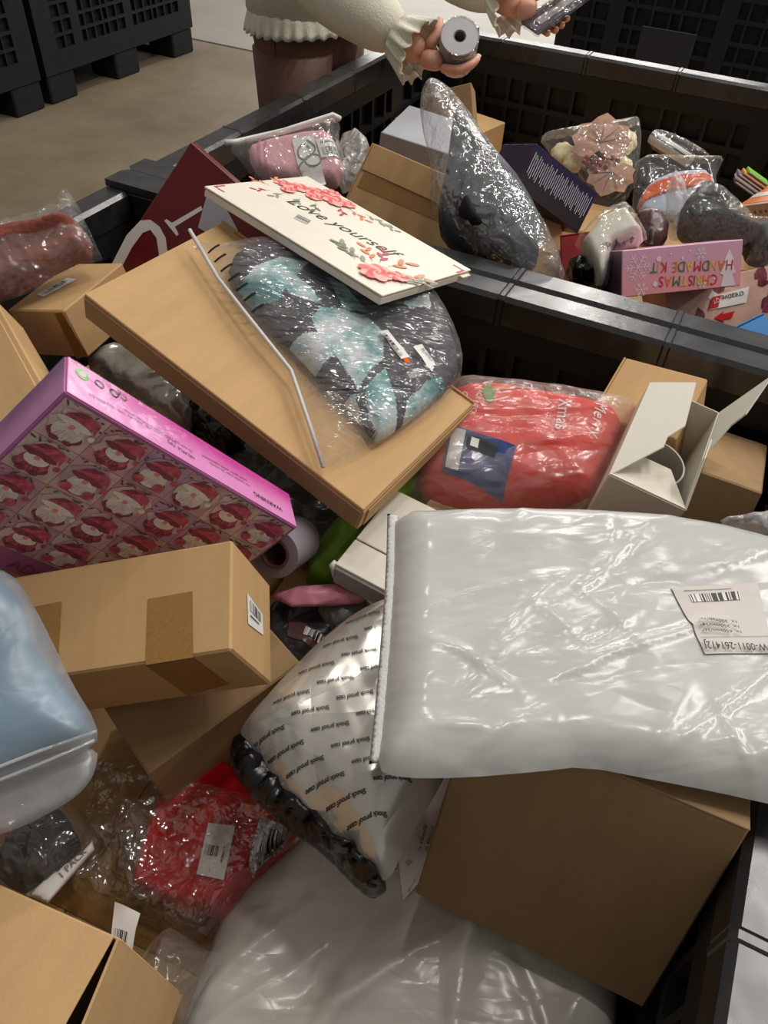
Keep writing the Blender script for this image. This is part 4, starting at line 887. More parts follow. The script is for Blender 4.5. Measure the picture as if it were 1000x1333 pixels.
def gnome_shapes(i, j):
    s = [([(0, 0), (1, 0), (1, 1), (0, 1)], 'tile%d' % ((i * 2 + j * 3) % 5))]
    dx = rg.uniform(-0.05, 0.05); lean = rg.uniform(0.15, 0.32); kind = (i + j) % 3
    for k in range(6):
        a = rg.uniform(0, 6.3); s.append((ell(0.5 + 0.42 * math.cos(a), 0.55 + 0.38 * math.sin(a), 0.035, 0.022, 8), rg.choice(['hat', 'bough', 'hat_dark'])))
    for k in range(5):
        x = 0.12 + 0.14 * k + rg.uniform(-0.03, 0.03); s.append((ell(x, 0.86 + rg.uniform(-0.06, 0.05), 0.09, 0.018, 8, rot=rg.uniform(-1.2, 1.2)), 'bough'))
    s.append(([(0.5 + rg.uniform(0.3, 0.5) * math.cos(a), 0.46 + rg.uniform(0.3, 0.46) * math.sin(a)) for a in np.linspace(0, 5.9, 16)], ('tile3', 'tile0', 'tile4')[kind]))
    s.append((ell(0.48 + dx, 0.24, 0.32, 0.16), 'hat_dark'))
    s.append((ell(0.48 + dx, 0.33, 0.27, 0.23), 'beard' if kind != 1 else 'hat'))
    for q in range(5): s.append((ell(0.34 + dx + 0.07 * q, 0.22 + 0.04 * (q % 2), 0.016, 0.09, 8, rot=0.25 * (q - 2)), 'tile0' if kind != 1 else 'hat_dark'))
    if kind == 1: s.append((ell(0.48 + dx, 0.42, 0.22, 0.15), 'beard'))
    hat = [(0.20 + dx, 0.50), (0.25 + dx, 0.66), (0.40 + dx, 0.80), (0.58 + dx, 0.82), (0.74 + dx + lean * 0.3, 0.74), (0.86 + dx, 0.56 - lean * 0.3), (0.76 + dx, 0.62), (0.78 + dx, 0.50), (0.48 + dx, 0.42)]
    s.append((hat, 'hat'))
    s.append((ell(0.47 + dx, 0.53, 0.33, 0.075, rot=-0.08), 'hat_dark' if kind else 'beard'))
    s.append(([(0.24 + dx, 0.66), (0.42 + dx, 0.80), (0.62 + dx, 0.80), (0.46 + dx, 0.70)], 'hat_dark'))
    s.append((ell(0.86 + dx, 0.50 - lean * 0.3, 0.065, 0.06, 10), 'beard' if kind == 0 else 'hat'))
    for e in (-1, 1): s.append((ell(0.46 + dx + e * 0.10, 0.44, 0.10, 0.035, 10, rot=-e * 0.5), 'beard'))
    s.append((ell(0.47 + dx, 0.455, 0.055, 0.05, 12), 'nose'))
    if kind == 2: s += [(ell(0.26 + dx, 0.20, 0.11, 0.10, 12), 'hat'), (ell(0.70 + dx, 0.20, 0.11, 0.10, 12), 'hat')]
    else: s += [(ell(0.36 + dx, 0.12, 0.09, 0.05, 10), 'hat_dark'), (ell(0.60 + dx, 0.12, 0.09, 0.05, 10), 'hat_dark')]
    return [s[0]] + [([(min(0.99, max(0.01, 0.5 + (x - 0.5) * 1.16)), min(0.99, max(0.01, 0.5 + (y - 0.45) * 1.16))) for x, y in p], m_) for p, m_ in s[1:]]
ts = (d[0] - 0.006) / 6
for j in range(4):
    for i in range(6):
        picture(gnome_shapes(i, j), 'picture_tile', r, ts - 0.0006, ts - 0.0006, -d[0] / 2 + 0.003 + i * ts, d[1] / 2 - 0.003 - (j + 1) * ts, z + 0.0003)
text_on_plane(r, 'title_lettering', 'ADVENT CALENDAR', (-d[0] / 2 + 0.075, -d[1] / 2 + 0.006, z), (d[0] / 2 - 0.02, -d[1] / 2 + 0.006, z), (0, 0, 1), 'hat_dark', 0.0008)
for face, p0, p1, s in TEXT['gnome']:
    if face == 't': text_on_plane(r, 'side_lettering', s, p0, p1, (0, 1, 0), 'ink' if len(s) < 14 else 'hat_dark', 0.0012)
picture([(ell(0, 0, 0.006, 0.006), 'green_dot'), (ell(0, 0, 0.0035, 0.0035), 'tile3')], 'green_seal', r, 1, 1, 0, 0, 0).matrix_local = Matrix.Translation((-d[0] / 2 + 0.014, d[1] / 2 + 0.0012, -0.010)) @ Matrix.Rotation(-math.pi / 2, 4, 'X')
for k in range(2):
    V, F = ring(0.0032, 0.0045, 0.0002, 20); o = mesh('recycling_mark', V, F, 'ink', r); o.matrix_local = Matrix.Translation((-d[0] / 2 + 0.030 + 0.014 * k, d[1] / 2 + 0.0012, -0.011)) @ Matrix.Rotation(-math.pi / 2, 4, 'X')
V, F = slab([(0, 0), (0.02, 0.0), (0.02, 0.026), (0, 0.026)], 0, 0.0004); o = mesh('side_sticker', V, F, 'label', r)
o.matrix_local = Matrix.Translation((-d[0] / 2 - 0.0012, -0.03, -0.012)) @ Matrix(((0, 0, -1, 0), (-1, 0, 0, 0), (0, 1, 0, 0), (0, 0, 0, 1)))
Vw, Fw = rbox(d[0] + 0.003, d[1] + 0.003, d[2] + 0.003, 0.003); mesh('shrink_wrap', Vw, Fw, film('shrink_wrap', (250, 250, 250), 0.01, -0.015, 0.10, 24, 0.12), r)

# 'Love yourself' box
r, d = box_root('love', 'printed_box', 'thin ivory box with coral flowers and cursive wording on the lid')
boxpart('tray', r, d[0], d[1], d[2] - 0.003, 'ivory_board', (0, 0, -0.0015), 0.001)
z = d[2] / 2
V = [(-d[0] / 2, -d[1] / 2, z - 0.001), (-d[0] / 2 + 0.12, -d[1] / 2 - 0.001, z + 0.003), (d[0] / 2, -d[1] / 2, z - 0.0005), (d[0] / 2, d[1] / 2, z - 0.001), (-d[0] / 2, d[1] / 2, z - 0.001)]
Vl, Fl = rbox(d[0] + 0.001, d[1] + 0.001, 0.0022, 0.0006, (0, 0, z - 0.0004)); mesh('lid', Vl, Fl, 'ivory_board', r)
boxpart('tuck_tab', r, 0.006, 0.02, 0.002, 'ivory_board', (d[0] / 2 + 0.003, d[1] / 2 - 0.016, z - 0.004), 0.0006)
boxpart('tuck_tab', r, 0.005, 0.014, 0.002, 'ivory_board', (-d[0] / 2 - 0.002, -d[1] / 2 + 0.01, z - 0.003), 0.0006)
fs = []; rf = random.Random(11)
def U(u, v): return ((u - 0.5) * d[0], (v - 0.5) * d[1])
def rose(u, v, R, mats=('coral', 'rose')):
    cx, cy = U(u, v)
    for k in range(9):
        a = k * 0.7 + rf.uniform(0, 0.3); q = rf.uniform(0.44, 0.62); fs.append((ell(cx + R * q * math.cos(a), cy + R * q * math.sin(a), R * 0.42, R * 0.34, 10, rot=a), ('blush', mats[0])[k % 2]))
    for k in range(6):
        a = k * 1.05 + 0.3; fs.append((ell(cx + R * 0.3 * math.cos(a), cy + R * 0.3 * math.sin(a), R * 0.34, R * 0.24, 10, rot=a + 0.6), (mats[0], mats[1], 'blush')[k % 3]))
    for k, q in enumerate((0.30, 0.2, 0.1)): fs.append((ell(cx, cy, R * q, R * q * 0.75, 10, rot=k), (mats[1], 'blush', 'crimson')[k]))
def sprig(u, v, ang, n, L, mat):
    cx, cy = U(u, v)
    for k in range(n):
        q = (k + 1) * L * 0.62; s = 1 if k % 2 else -1; a = ang + s * 0.6
        px, py = cx + q * math.cos(ang), cy + q * math.sin(ang)
        fs.append((ell(px + L * 0.4 * math.cos(a), py + L * 0.4 * math.sin(a), L * 0.5, L * 0.19, 10, rot=a), mat))
    e = (n + 0.3) * L * 0.62; w = 0.0004
    fs.append(([(cx - w * math.sin(ang), cy + w * math.cos(ang)), (cx + w * math.sin(ang), cy - w * math.cos(ang)), (cx + e * math.cos(ang), cy + e * math.sin(ang))], mat))
for a in ((0.05, 0.52, 3.6, 3, 0.012, 'orange'), (0.06, 0.60, 2.6, 3, 0.012, 'peach'), (0.10, 0.45, 4.4, 3, 0.011, 'crimson'), (0.20, 0.60, 5.2, 3, 0.013, 'sage'), (0.26, 0.66, 5.4, 3, 0.014, 'olive'), (0.14, 0.52, 4.9, 3, 0.012, 'sage'),
          (0.36, 0.86, 6.1, 4, 0.013, 'orange'), (0.42, 0.92, 0.1, 4, 0.013, 'sage'), (0.33, 0.80, 5.6, 3, 0.012, 'crimson'), (0.50, 0.93, 0.0, 4, 0.011, 'sage'),
          (0.80, 0.24, 2.9, 5, 0.018, 'sage'), (0.78, 0.32, 2.5, 4, 0.016, 'orange'), (0.80, 0.36, 2.1, 4, 0.015, 'crimson'), (0.84, 0.36, 1.5, 3, 0.020, 'orange'), (0.90, 0.34, 0.9, 3, 0.020, 'peach'), (0.94, 0.30, 0.9, 4, 0.016, 'olive'), (0.95, 0.26, 1.3, 5, 0.013, 'sage'), (0.74, 0.22, 2.8, 4, 0.016, 'olive')): sprig(*a)
for a in ((0.05, 0.66, 0.014), (0.11, 0.74, 0.018), (0.17, 0.82, 0.019), (0.21, 0.72, 0.014), (0.27, 0.85, 0.021), (0.12, 0.60, 0.012), (0.32, 0.90, 0.013), (0.20, 0.93, 0.014)): rose(*a)
rose(0.865, 0.20, 0.024); rose(0.925, 0.30, 0.014, ('rose', 'coral'))
tag(picture(fs, 'floral_print', r, 1, 1, 0, 0, z + 0.0009, 0.00003), kind='stuff')
for x, y, sx, sy in ((-0.146, -0.085, 1, 1), (0.148, 0.083, -1, -1)):
    V, F = slab([(x, y), (x + 0.018 * sx, y), (x + 0.018 * sx, y + 0.0028 * sy), (x + 0.0028 * sx, y + 0.0028 * sy), (x + 0.0028 * sx, y + 0.018 * sy), (x, y + 0.018 * sy)], z + 0.0008, z + 0.001); mesh('corner_mark', V, F, 'crimson', r)
for face, p0, p1, s in TEXT['love']: text_on_plane(r, 'cursive_lettering', s, p0, p1, (0, 0, 1), 'ink', 0.0011, 1.0, 0.28)
q = [tuple(p) for p in DECAL['love'][0][2]]; quad_decal(r, 'barcode', q, np.array((0, 0, 1.0)), (0, 0.2), (1, 0.8), 'barcode', 0.0011)

# ------------------------------------------------------------------ soft parcels of the foreground bin
r, P = pouch_root('bottommailer', 'poly_mailer', 'big cream-white poly mailer filling the bottom of the picture', 'mailer', None)
sf = Soft(P['o'], 0.03, 0.05, 0.035, 2, 0.005, [(22, 0.16, 0.006, 0.010, 0.85, 0.35), (40, 0.05, 0.004, 0.005, 0.9, 1.0), (10, 0.2, 0.02, 0.016, 0.95, 0.12)], 0.0012, 40, 21)
soft_part('mailer_body', r, sf, 'mailer_low')
lb = draped(r, 'label', P['label'], sf, 'label', 0.0012, 14, 12)
for p0, p1, s in TEXT['bottommailer']: text_on_soft(r, 'label_lettering', s, p0, p1, sf, 'ink', 0.0042, bold=0.01)
r, P = pouch_root('redcase', 'felt_case', 'red felt case in a crackly clear bag with white sticker', 'case')
sf = Soft(P['o'], 0.05, 0.028, 0.008, 0, 0.005, noise=0.0015, nscale=20, seed=2)
soft_part('case', r, sf, 'red_felt')
ff = Soft(P['film'], 0.064, 0.02, 0.022, 1, 0.004, [(46, 0.07, 0.005, 0.010, 0.2, 1.5), (50, 0.03, 0.003, 0.006, 0.9, 1.6)], 0.002, 60, 31, power=0.35)
soft_part('clear_bag', r, ff, 'film_crisp')
lb = draped(r, 'label', P['label'], sf, 'label', 0.006); lb['label'] = 'white sticker with barcode'
draped(lb, 'barcode', P['label'], sf, 'barcode', 0.007, a=(0.1, 0.42), b=(0.62, 0.62)); draped(lb, 'fine_print', P['label'], sf, 'grey_ink', 0.007, a=(0.75, 0.40), b=(0.82, 0.7))
tg = draped(r, 'foil_tag', P['tag'], sf, 'silver_foil', 0.009); draped(tg, 'barcode', P['tag'], sf, 'barcode', 0.011, a=(0.1, 0.2), b=(0.9, 0.7))
r, P = pouch_root('packbag', 'clothing_pack', 'clear bag of black clothing with a white pack strip, lower left', 'bag')
sf = Soft(P['o'], 0.03, 0.03, 0.015, 1, 0.004, [(8, 0.05, 0.006, 0.004, 0.8, 0.5)], seed=12); soft_part('garment', r, sf, 'black_cloth')
s2 = Soft(P['red'], 0.034, 0.0, 0.008, 1, 0.004, seed=13); soft_part('red_garment', r, s2, 'red_cloth')
s3 = Soft(P['strip'], 0.004, 0.0, 0.01, 0, 0.004, [(5, 0.04, 0.005, 0.003, 0.8, 0.5)], seed=14, dz=0.022); soft_part('pack_strip', r, s3, 'label')
for p0, p1, s in TEXT['packbag']: text_on_soft(r, 'strip_lettering', s, p0, p1, s3, 'grey_ink', 0.0015)
s4 = Soft(P['film'], 0.036, 0.0, 0.02, 1, 0.004, [(16, 0.06, 0.004, 0.006, 0.8, 0.9)], seed=15, dz=0.002); soft_part('clear_bag', r, s4, 'film_clear')
r, P = pouch_root('clearbag', 'clear_bag', 'empty looking crumpled clear bag at the bottom edge beside the cream mailer', 'bag')
sf = Soft(P['o'], 0.03, 0.01, 0.03, 1, 0.004, [(26, 0.08, 0.005, 0.010, 1.1, 0.5)], seed=16); soft_part('film', r, sf, 'film_white')
lb = draped(r, 'paper_strip', P['label'], sf, 'label', 0.001, 4, 10); lb['label'] = 'white paper strip with barcode'
for ch in [draped(lb, 'barcode', P['label'], sf, 'barcode', 0.0018, a=(0.15, 0.3), b=(0.75, 0.6))]: pass

r, P = pouch_root('shockpouch', 'poly_mailer', 'pearly silver mailer printed all over with small black words', 'mailer')
sf = Soft(P['o'], 0.045, 0.03, 0.05, 2, 0.005, [(14, 0.12, 0.012, 0.006, 1.2, 0.5), (16, 0.05, 0.005, 0.004, 0.8, 1.0)], 0.0012, 40, 41, power=0.8)
soft_part('mailer_body', r, sf, 'shock_film')
(o0, e0, _), (_, ea, _), (_, eb, _) = TEXT['shockpouch']; o0, e0, ea, eb = [np.array(x) for x in (o0, e0, ea, eb)]
VV, FF = [], []; TV, TF, tw = text2d('Shock proof case', 0, 0.02); dd = e0 - o0; LL = np.linalg.norm(dd); dd /= LL; uu = np.array([-dd[1], dd[0]])
for i in range(-12, 13):
    for j in range(-12, 13):
        p = o0 + i * (ea - o0) + j * (eb - o0); X = np.array([p + dd * LL * q for q in (0.0, 0.5, 1.0)])
        if not sf.inside(X)[1] or sf.dist(X)[1] < 0.012: continue
        W = p + TV[:, :1] * LL / tw * dd + TV[:, 1:] * LL / tw * 1.15 * uu
        ok = sf.inside(W) & (sf.dist(W) > 0.003)
        b = len(VV); VV += [(w[0], w[1], h) for w, h in zip(W, sf.h(W) + 0.0012)]
        FF += [[b + k for k in f] for f in TF if all(ok[k] for k in f)]
tag(mesh('printed_lettering', VV, FF, 'ink', r), kind='stuff')
s2 = Soft(P['strip'], 0.020, 0.03, 0.016, 1, 0.003, [(70, 0.035, 0.003, 0.010, 0.8, 0.9)], 0.002, 120, 42, dz=-0.012); o = soft_part('black_sleeve', r, s2, 'black_poly')

r, P = pouch_root('whitemailer', 'poly_mailer', 'biggest white poly mailer, shiny, with a shipping label, at right', 'mailer')
sf = Soft(P['o'], 0.022, 0.010, 0.034, 1, 0.0045, [(46, 0.13, 0.0030, 0.0042, 0.50, 0.16), (60, 0.04, 0.0026, 0.0028, 0.5, 0.7), (8, 0.2, 0.02, 0.004, 0.45, 0.2)], 0.0008, 50, 51, power=0.85)
lc = np.array(P['label'], float).mean(0) / 1000; sf.cr = [c for c in sf.cr if np.linalg.norm(c[0] - lc) > 0.07 or c[4] < 0.0012]
soft_part('mailer_body', r, sf, 'mailer')
ol = P['o']; soft_part('seam_strip', r, Soft([(ol[17][0] - 5, ol[17][1] + 4)] + [(a - 6, b) for a, b in ol[18:]] + [(ol[0][0] - 6, ol[0][1] - 1), (ol[0][0] + 5, ol[0][1] - 3)] + [(a + 5, b) for a, b in ol[:17:-1]] + [(ol[17][0] + 6, ol[17][1] + 6)], 0.0022, 0.001, 0.003, 0, 0.003, noise=0.0004, nscale=300, seed=52), 'mailer_edge')
lb = draped(r, 'shipping_label', P['label'], sf, 'label_grey', 0.0014, 40, 30)
draped(lb, 'barcode', P['label'], sf, 'barcode', 0.002, 24, 6, a=(0.16, 0.13), b=(0.75, 0.25))
draped(lb, 'fine_print', P['label'], sf, 'grey_ink', 0.002, 24, 2, a=(0.12, 0.07), b=(0.68, 0.078))
draped(lb, 'ruled_line', P['label'], sf, 'grey_ink', 0.002, 24, 2, a=(0.04, 0.78), b=(0.98, 0.784))
for p0, p1, s in TEXT['whitemailer']: text_on_soft(r, 'label_lettering', s, p0, p1, sf, 'ink', 0.0042, 1.25 if s[0] == 'W' else 0.7, bold=0.012)

r, P = pouch_root('bluebag', 'zip_bag', 'frosted zip bag of blue-grey cloth at the left edge', 'bag')
s1 = Soft(P['o'], 0.020, 0.02, 0.03, 1, 0.006, [(14, 0.12, 0.02, 0.004, 0.9, 0.6)], seed=61, grow=-0.012); soft_part('cloth', r, s1, 'blue_cloth')
s2 = Soft(P['o'], 0.027, 0.02, 0.035, 1, 0.005, [(20, 0.10, 0.008, 0.006, 0.8, 0.6)], 0.001, 40, 62, power=0.6); soft_part('bag_film', r, s2, 'frost_blue')
s3 = Soft(P['flap'], 0.004, 0.01, 0.012, 2, 0.005, [(6, 0.1, 0.01, 0.004, 0.5, 0.4)], seed=63, dz=-0.014); soft_part('bag_flap', r, s3, 'frost_grey')
for off in (0.0, 0.006):
    pl = [(x / 1000, (y - off * 1000) / 1000) for x, y in P['zip']]; hh = s2.h(np.array(pl))
    V, F = tube([(x, y, max(h, 0.004) + 0.001) for (x, y), h in zip(pl, hh)], 0.0012, 8); mesh('zip_track', V, F, 'zip', r, smooth=True)
s4 = Soft([(-150, -55), (-20, -70), (0, -82), (-60, -110), (-150, -120)], 0.004, 0.02, 0.01, 1, 0.006, dz=-0.03); soft_part('teal_lining', r, s4, 'teal_cloth')

r, P = pouch_root('garmentbag', 'zip_bag', 'clear zip bag with a folded black, white and teal tie-dyed garment', 'bag')
s1 = Soft(P['cloth'], 0.026, 0.006, 0.03, 1, 0.003, [(8, 0.14, 0.02, 0.006, -0.7, 0.4), (8, 0.08, 0.01, 0.005, 0.9, 0.6)], seed=71); soft_regions('garment', r, s1, 'dye_dark', 'pale_dye', [P['r%d' % k] for k in range(1, 10)])
s2 = Soft(P['o'], 0.029, 0.007, 0.045, 1, 0.004, [(40, 0.11, 0.004, 0.004, 1.9, 0.5), (36, 0.05, 0.003, 0.003, 1.4, 1.0)], 0.0006, 50, 72, power=0.4); soft_part('clear_bag', r, s2, 'film_soft')
pl = [(x / 1000, y / 1000) for x, y in P['zip']]; hh = s2.h(np.array(pl)); path = [(x, y, h + 0.002) for (x, y), h in zip(pl, hh)]
V, F = tube(path, 0.0024, 8); mesh('zip_track', V, F, 'zip_white', r, smooth=True)
pz = [np.array(p, float) / 1000 for p in P['zip']]
for k in range(7):
    t = 0.55 + k * 0.22; i0 = int(t); c = pz[i0] * (1 - t + i0) + pz[i0 + 1] * (t - i0); u = pz[i0 + 1] - pz[i0]; u /= np.linalg.norm(u); n = np.array([-u[1], u[0]])
    q = [tuple((c + n * a + (u + n * 0.3) * b) * 1000) for a, b in ((0.004, -0.0016), (0.018, -0.0016), (0.018, 0.0016), (0.004, 0.0016))]
    draped(r, 'black_dash', q, s2, 'ink', 0.0012, 4, 2)
for (cx, cy, w, h, rot, bar) in ((42, -5, 12, 46, 0.6, True), (78, -14, 12, 34, 0.5, False)):
    c, s = math.cos(rot), math.sin(rot); q = [(cx + x * c - y * s, cy + x * s + y * c) for x, y in ((-w / 2, -h / 2), (w / 2, -h / 2), (w / 2, h / 2), (-w / 2, h / 2))]
    lb = draped(r, 'label', q, s2, 'label', 0.001)
    if bar: draped(lb, 'barcode', [q[1], q[2], q[3], q[0]], s2, 'barcode', 0.002, a=(0.1, 0.55), b=(0.9, 0.9))
    else: text_on_soft(lb, 'label_lettering', 'ELAPAT', ((q[3][0] + q[2][0]) / 2000 + 0.004, (q[3][1] + q[2][1]) / 2000 - 0.006), ((q[0][0] + q[1][0]) / 2000 - 0.001, (q[0][1] + q[1][1]) / 2000 + 0.006), s2, 'grey_ink', 0.002)
    if not bar:
        e = np.array(ell(cx / 1000 - 0.022, cy / 1000 - 0.014, 0.0036, 0.0044)); mesh('round_sticker', np.c_[e, s2.h(e) + 0.0015], [list(range(len(e)))], 'orange_felt', r)

r, P = pouch_root('redbag', 'frosted_bag', 'frosted bag with red printed fabric, white wording and blue picture', 'bag')
s1 = Soft(P['cloth'], 0.045, 0.02, 0.05, 1, 0.005, [(10, 0.1, 0.018, 0.014, 0.9, 0.8), (5, 0.15, 0.02, 0.012, -0.5, 0.3)], seed=81, power=0.6); soft_part('fabric', r, s1, 'red_cloth')
q = P['pic']; s3 = Soft(q, 0.0, 0, 0.01, 0, 0.004)
pic = draped(r, 'picture_patch', [q[0], q[5], q[3], q[2]], s1, 'blue_pic', 0.0015, 14, 14)
draped(pic, 'pale_field', [q[0], q[5], q[3], q[2]], s1, 'pic_white', 0.0024, a=(0.05, 0.05), b=(0.9, 0.26)); draped(pic, 'dark_shape', [q[0], q[5], q[3], q[2]], s1, 'dark_pic', 0.0028, a=(0.1, 0.30), b=(0.42, 0.75)); draped(pic, 'pale_shape', [q[0], q[5], q[3], q[2]], s1, 'pic_white', 0.0032, a=(0.15, 0.36), b=(0.34, 0.48))
for i, (p0, p1, s) in enumerate(TEXT['redbag']): text_on_soft(r, 'fabric_lettering', s, p0, p1, s1, 'red_text', 0.0022, 1.0)
for cx, cy, a, b, mt in ((-0.022, 0.075, 0.022, 0.010, 'pic_orange'), (-0.038, 0.060, 0.007, 0.016, 'pic_green'), (0.004, 0.078, 0.013, 0.009, 'pic_orange')):
    e = np.array(ell(cx, cy, a, b)); mesh('printed_flower', np.c_[e, s1.h(e) + 0.002], [list(range(len(e)))], mt, r)
s2 = Soft(P['o'], 0.050, 0.024, 0.05, 1, 0.005, [(22, 0.10, 0.006, 0.008, 0.9, 0.9)], 0.001, 40, 82, power=0.55); soft_part('bag_film', r, s2, 'frost_red')

r, P = pouch_root('rustbag', 'clear_bag', 'clear bag of rust-brown folded cloth at the left edge', 'bag')
s1 = Soft(P['cloth'], 0.034, 0.008, 0.02, 1, 0.004, [(16, 0.2, 0.006, 0.016, 0.35, 0.10)], seed=91); soft_part('folded_cloth', r, s1, 'rust_cloth')
s2 = Soft(P['o'], 0.040, 0.010, 0.03, 0, 0.005, [(22, 0.10, 0.004, 0.006, 0.5, 0.7)], seed=92, power=0.4); soft_part('clear_bag', r, s2, 'film_clear')
simple_soft('clearcorner', 'clear_bag', 'crinkled clear bag corner at the right edge behind the big white mailer', 'bag', 'film_milk', 0.02, 0.01, folds=[(16, 0.05, 0.004, 0.006, 0.4, 0.8)], seed=93, res=0.004)

# ------------------------------------------------------------------ things in the rear bin
carton('farkraft1', 'cardboard_box', 'upright tan box flap end under the person\'s right hand', 'kraft_deep', None)
carton('farkraft2', 'cardboard_box', 'tan box at the back of the rear bin, right of the clear wrapped dark pad', 'kraft', 'l')
carton('greybox', 'paper_box', 'pale grey-white box at the back left of the rear bin', 'grey_board', 'b')
r, d = carton('tapedkraft', 'cardboard_box', 'flat tan carton with wide brown tape leaning behind the flowered ivory box', 'kraft', 'l')
boxpart('flap', r, d[0] * 0.98, 0.05, 0.0025, 'kraft', (0.0, d[1] / 2 - 0.026, d[2] / 2 + 0.001), 0.001)
carton('beigebox', 'cardboard_box', 'small tan box beside the clear wrapped dark pad, right of it', 'kraft_light', 't')
carton('redbox', 'paper_box', 'dark red little box below the purple box', 'red_board', 't')
carton('bluebox', 'paper_box', 'bright blue box corner at the right edge of the rear bin', 'blue_board', 't')

r, d = box_root('purple', 'printed_box', 'dark purple box with silver pinstripes tilted in the rear bin')
boxpart('body', r, *d, 'purple_dark', r=0.0012); z = d[2] / 2
boxpart('upper_band', r, d[0] - 0.002, d[1] * 0.52, 0.0006, 'purple_board', (0, d[1] * 0.23, z + 0.0003), 0.0002)
boxpart('side_panel', r, 0.0006, d[1] - 0.002, d[2] - 0.002, 'purple_board', (-d[0] / 2 - 0.0003, 0, 0), 0.0002)
boxpart('top_panel', r, d[0] - 0.002, 0.0006, d[2] - 0.002, 'purple_board', (0, d[1] / 2 + 0.0003, 0), 0.0002)
for k in range(34):
    x = -d[0] * 0.46 + k * d[0] * 0.0275; hgt = d[1] * (0.36 if k % 7 != 6 else 0.24)
    boxpart('pinstripe', r, 0.0014, hgt * 1.3, 0.0005, 'silver_line', (x, d[1] * 0.12 - (k % 3) * 0.003, z + 0.0008), 0.0001)
boxpart('leaf_mark', r, 0.007, 0.007, 0.0005, 'pic_green', (-d[0] / 2 + 0.012, d[1] / 2 - 0.018, z + 0.0008), 0.0001)

# craft box with upside-down wording
r, d = box_root('xmas', 'printed_box', 'pink craft kit box with snowflakes and upside-down coloured lettering')
boxpart('body', r, *d, 'xmas_print', r=0.0012); z = d[2] / 2
boxpart('side_panel', r, 0.0006, d[1] - 0.002, d[2] - 0.002, 'violet_side', (-d[0] / 2 - 0.0003, 0, 0), 0.0002)
def flake(cx, cy, R, w=0.0011):
    s = []
    def seg(a, b, w):
        a, b = np.array(a), np.array(b); n = (b - a) / np.linalg.norm(b - a); n = np.array([-n[1], n[0]]) * w / 2
        s.append(([tuple(a + n), tuple(a - n), tuple(b - n), tuple(b + n)], 'snow'))
    for k in range(6):
        an = k * math.pi / 3; u = np.array([math.cos(an), math.sin(an)]); c = np.array([cx, cy])
        seg(c, c + u * R, w)
        for q in (0.45, 0.7):
            for sg in (-1, 1):
                v = np.array([math.cos(an + sg * 1.0), math.sin(an + sg * 1.0)]); seg(c + u * R * q, c + u * R * q + v * R * 0.3, w)
    return s
for cx, cy, R in ((-0.074, 0.008, 0.022), (-0.068, -0.026, 0.011), (0.030, 0.020, 0.010), (0.034, -0.026, 0.008)):
    picture(flake(cx, cy, R), 'snowflake', r, 1, 1, 0, 0, z + 0.0004, 0.00002)
for cx, cy, R in ((-0.040, 0.018, 0.004), (-0.045, -0.020, 0.004), (0.0, 0.016, 0.0022), (-0.02, 0.024, 0.0016), (0.055, -0.02, 0.002), (0.012, 0.026, 0.0016)):
    mesh('snow_dot', [(x, y, z + 0.0005) for x, y in ell(cx, cy, R, R)], [list(range(18))], 'snow', r)
tree = [(0.066, -0.034), (0.092, -0.034), (0.085, -0.016), (0.091, -0.014), (0.083, 0.004), (0.087, 0.006), (0.078, 0.024), (0.070, 0.006), (0.073, 0.004), (0.064, -0.014), (0.070, -0.016)]
mesh('snowy_tree', [(x, y, z + 0.0005) for x, y in tree], [list(range(len(tree)))], 'snow', r)
cyc = ['t_red', 't_orange', 't_yellow', 't_green', 't_red', 't_yellow', 't_green', 't_orange', 't_red', 't_yellow', 't_green', 't_red']
for face, p0, p1, s in TEXT['xmas']:
    TV, TF, tw = text2d(s); p0, p1 = np.array(p0), np.array(p1); x = 0.0; k = 0
    ws = [text2d(c)[2] if c != ' ' else 0.35 for c in s]; tot = sum(ws) + 0.10 * len(s); dd = p1 - p0
    for c, w in zip(s, ws):
        if c != ' ': text_on_plane(r, 'letter', c, p0 + dd * x / tot, p0 + dd * (x + w) / tot, (0, 0, 1), cyc[k % 12], 0.0009, 1.25); k += 1
        x += w + 0.10

r, d = box_root('creative', 'printed_box', 'box with dark red photo collage and a white logo strip below the pink craft kit')
boxpart('body', r, *d, 'beige_print', r=0.0012); z = d[2] / 2
rc = random.Random(3); sh = []
for k in range(26):
    cx, cy = rc.uniform(-0.10, 0.10), rc.uniform(-0.055, 0.05)
    if -0.05 < cx < 0.02 and cy < 0.02: continue
    sh.append(([(cx + rc.uniform(0.006, 0.016) * math.cos(a), cy + rc.uniform(0.006, 0.016) * math.sin(a)) for a in np.linspace(0, 5.6, 7)], rc.choice(['collage', 'collage', 'hat_dark', 'pic_white', 'plum_poly'])))
picture(sh, 'photo_collage', r, 1, 1, 0, 0, z + 0.0003, 0.00004)
for part, face, pts in DECAL['creative']:
    if part == 'logo_label':
        o = flat_decal(r, 'logo_strip', face, pts, 'label', 0.0016)
        quad_decal(r, 'red_square', pts, np.array((0, 0, 1.0)), (0.0, 0.06), (0.24, 0.94), 'red_ink', 0.0021)
    else: flat_decal(r, 'red_arrow', face, pts, 'arrow_red', 0.0016)
for face, p0, p1, s in TEXT['creative']: text_on_plane(r, 'logo_lettering', s, p0, p1, (0, 0, 1), 'ink' if s != 'QT' else 'label', 0.0025, 1.1)

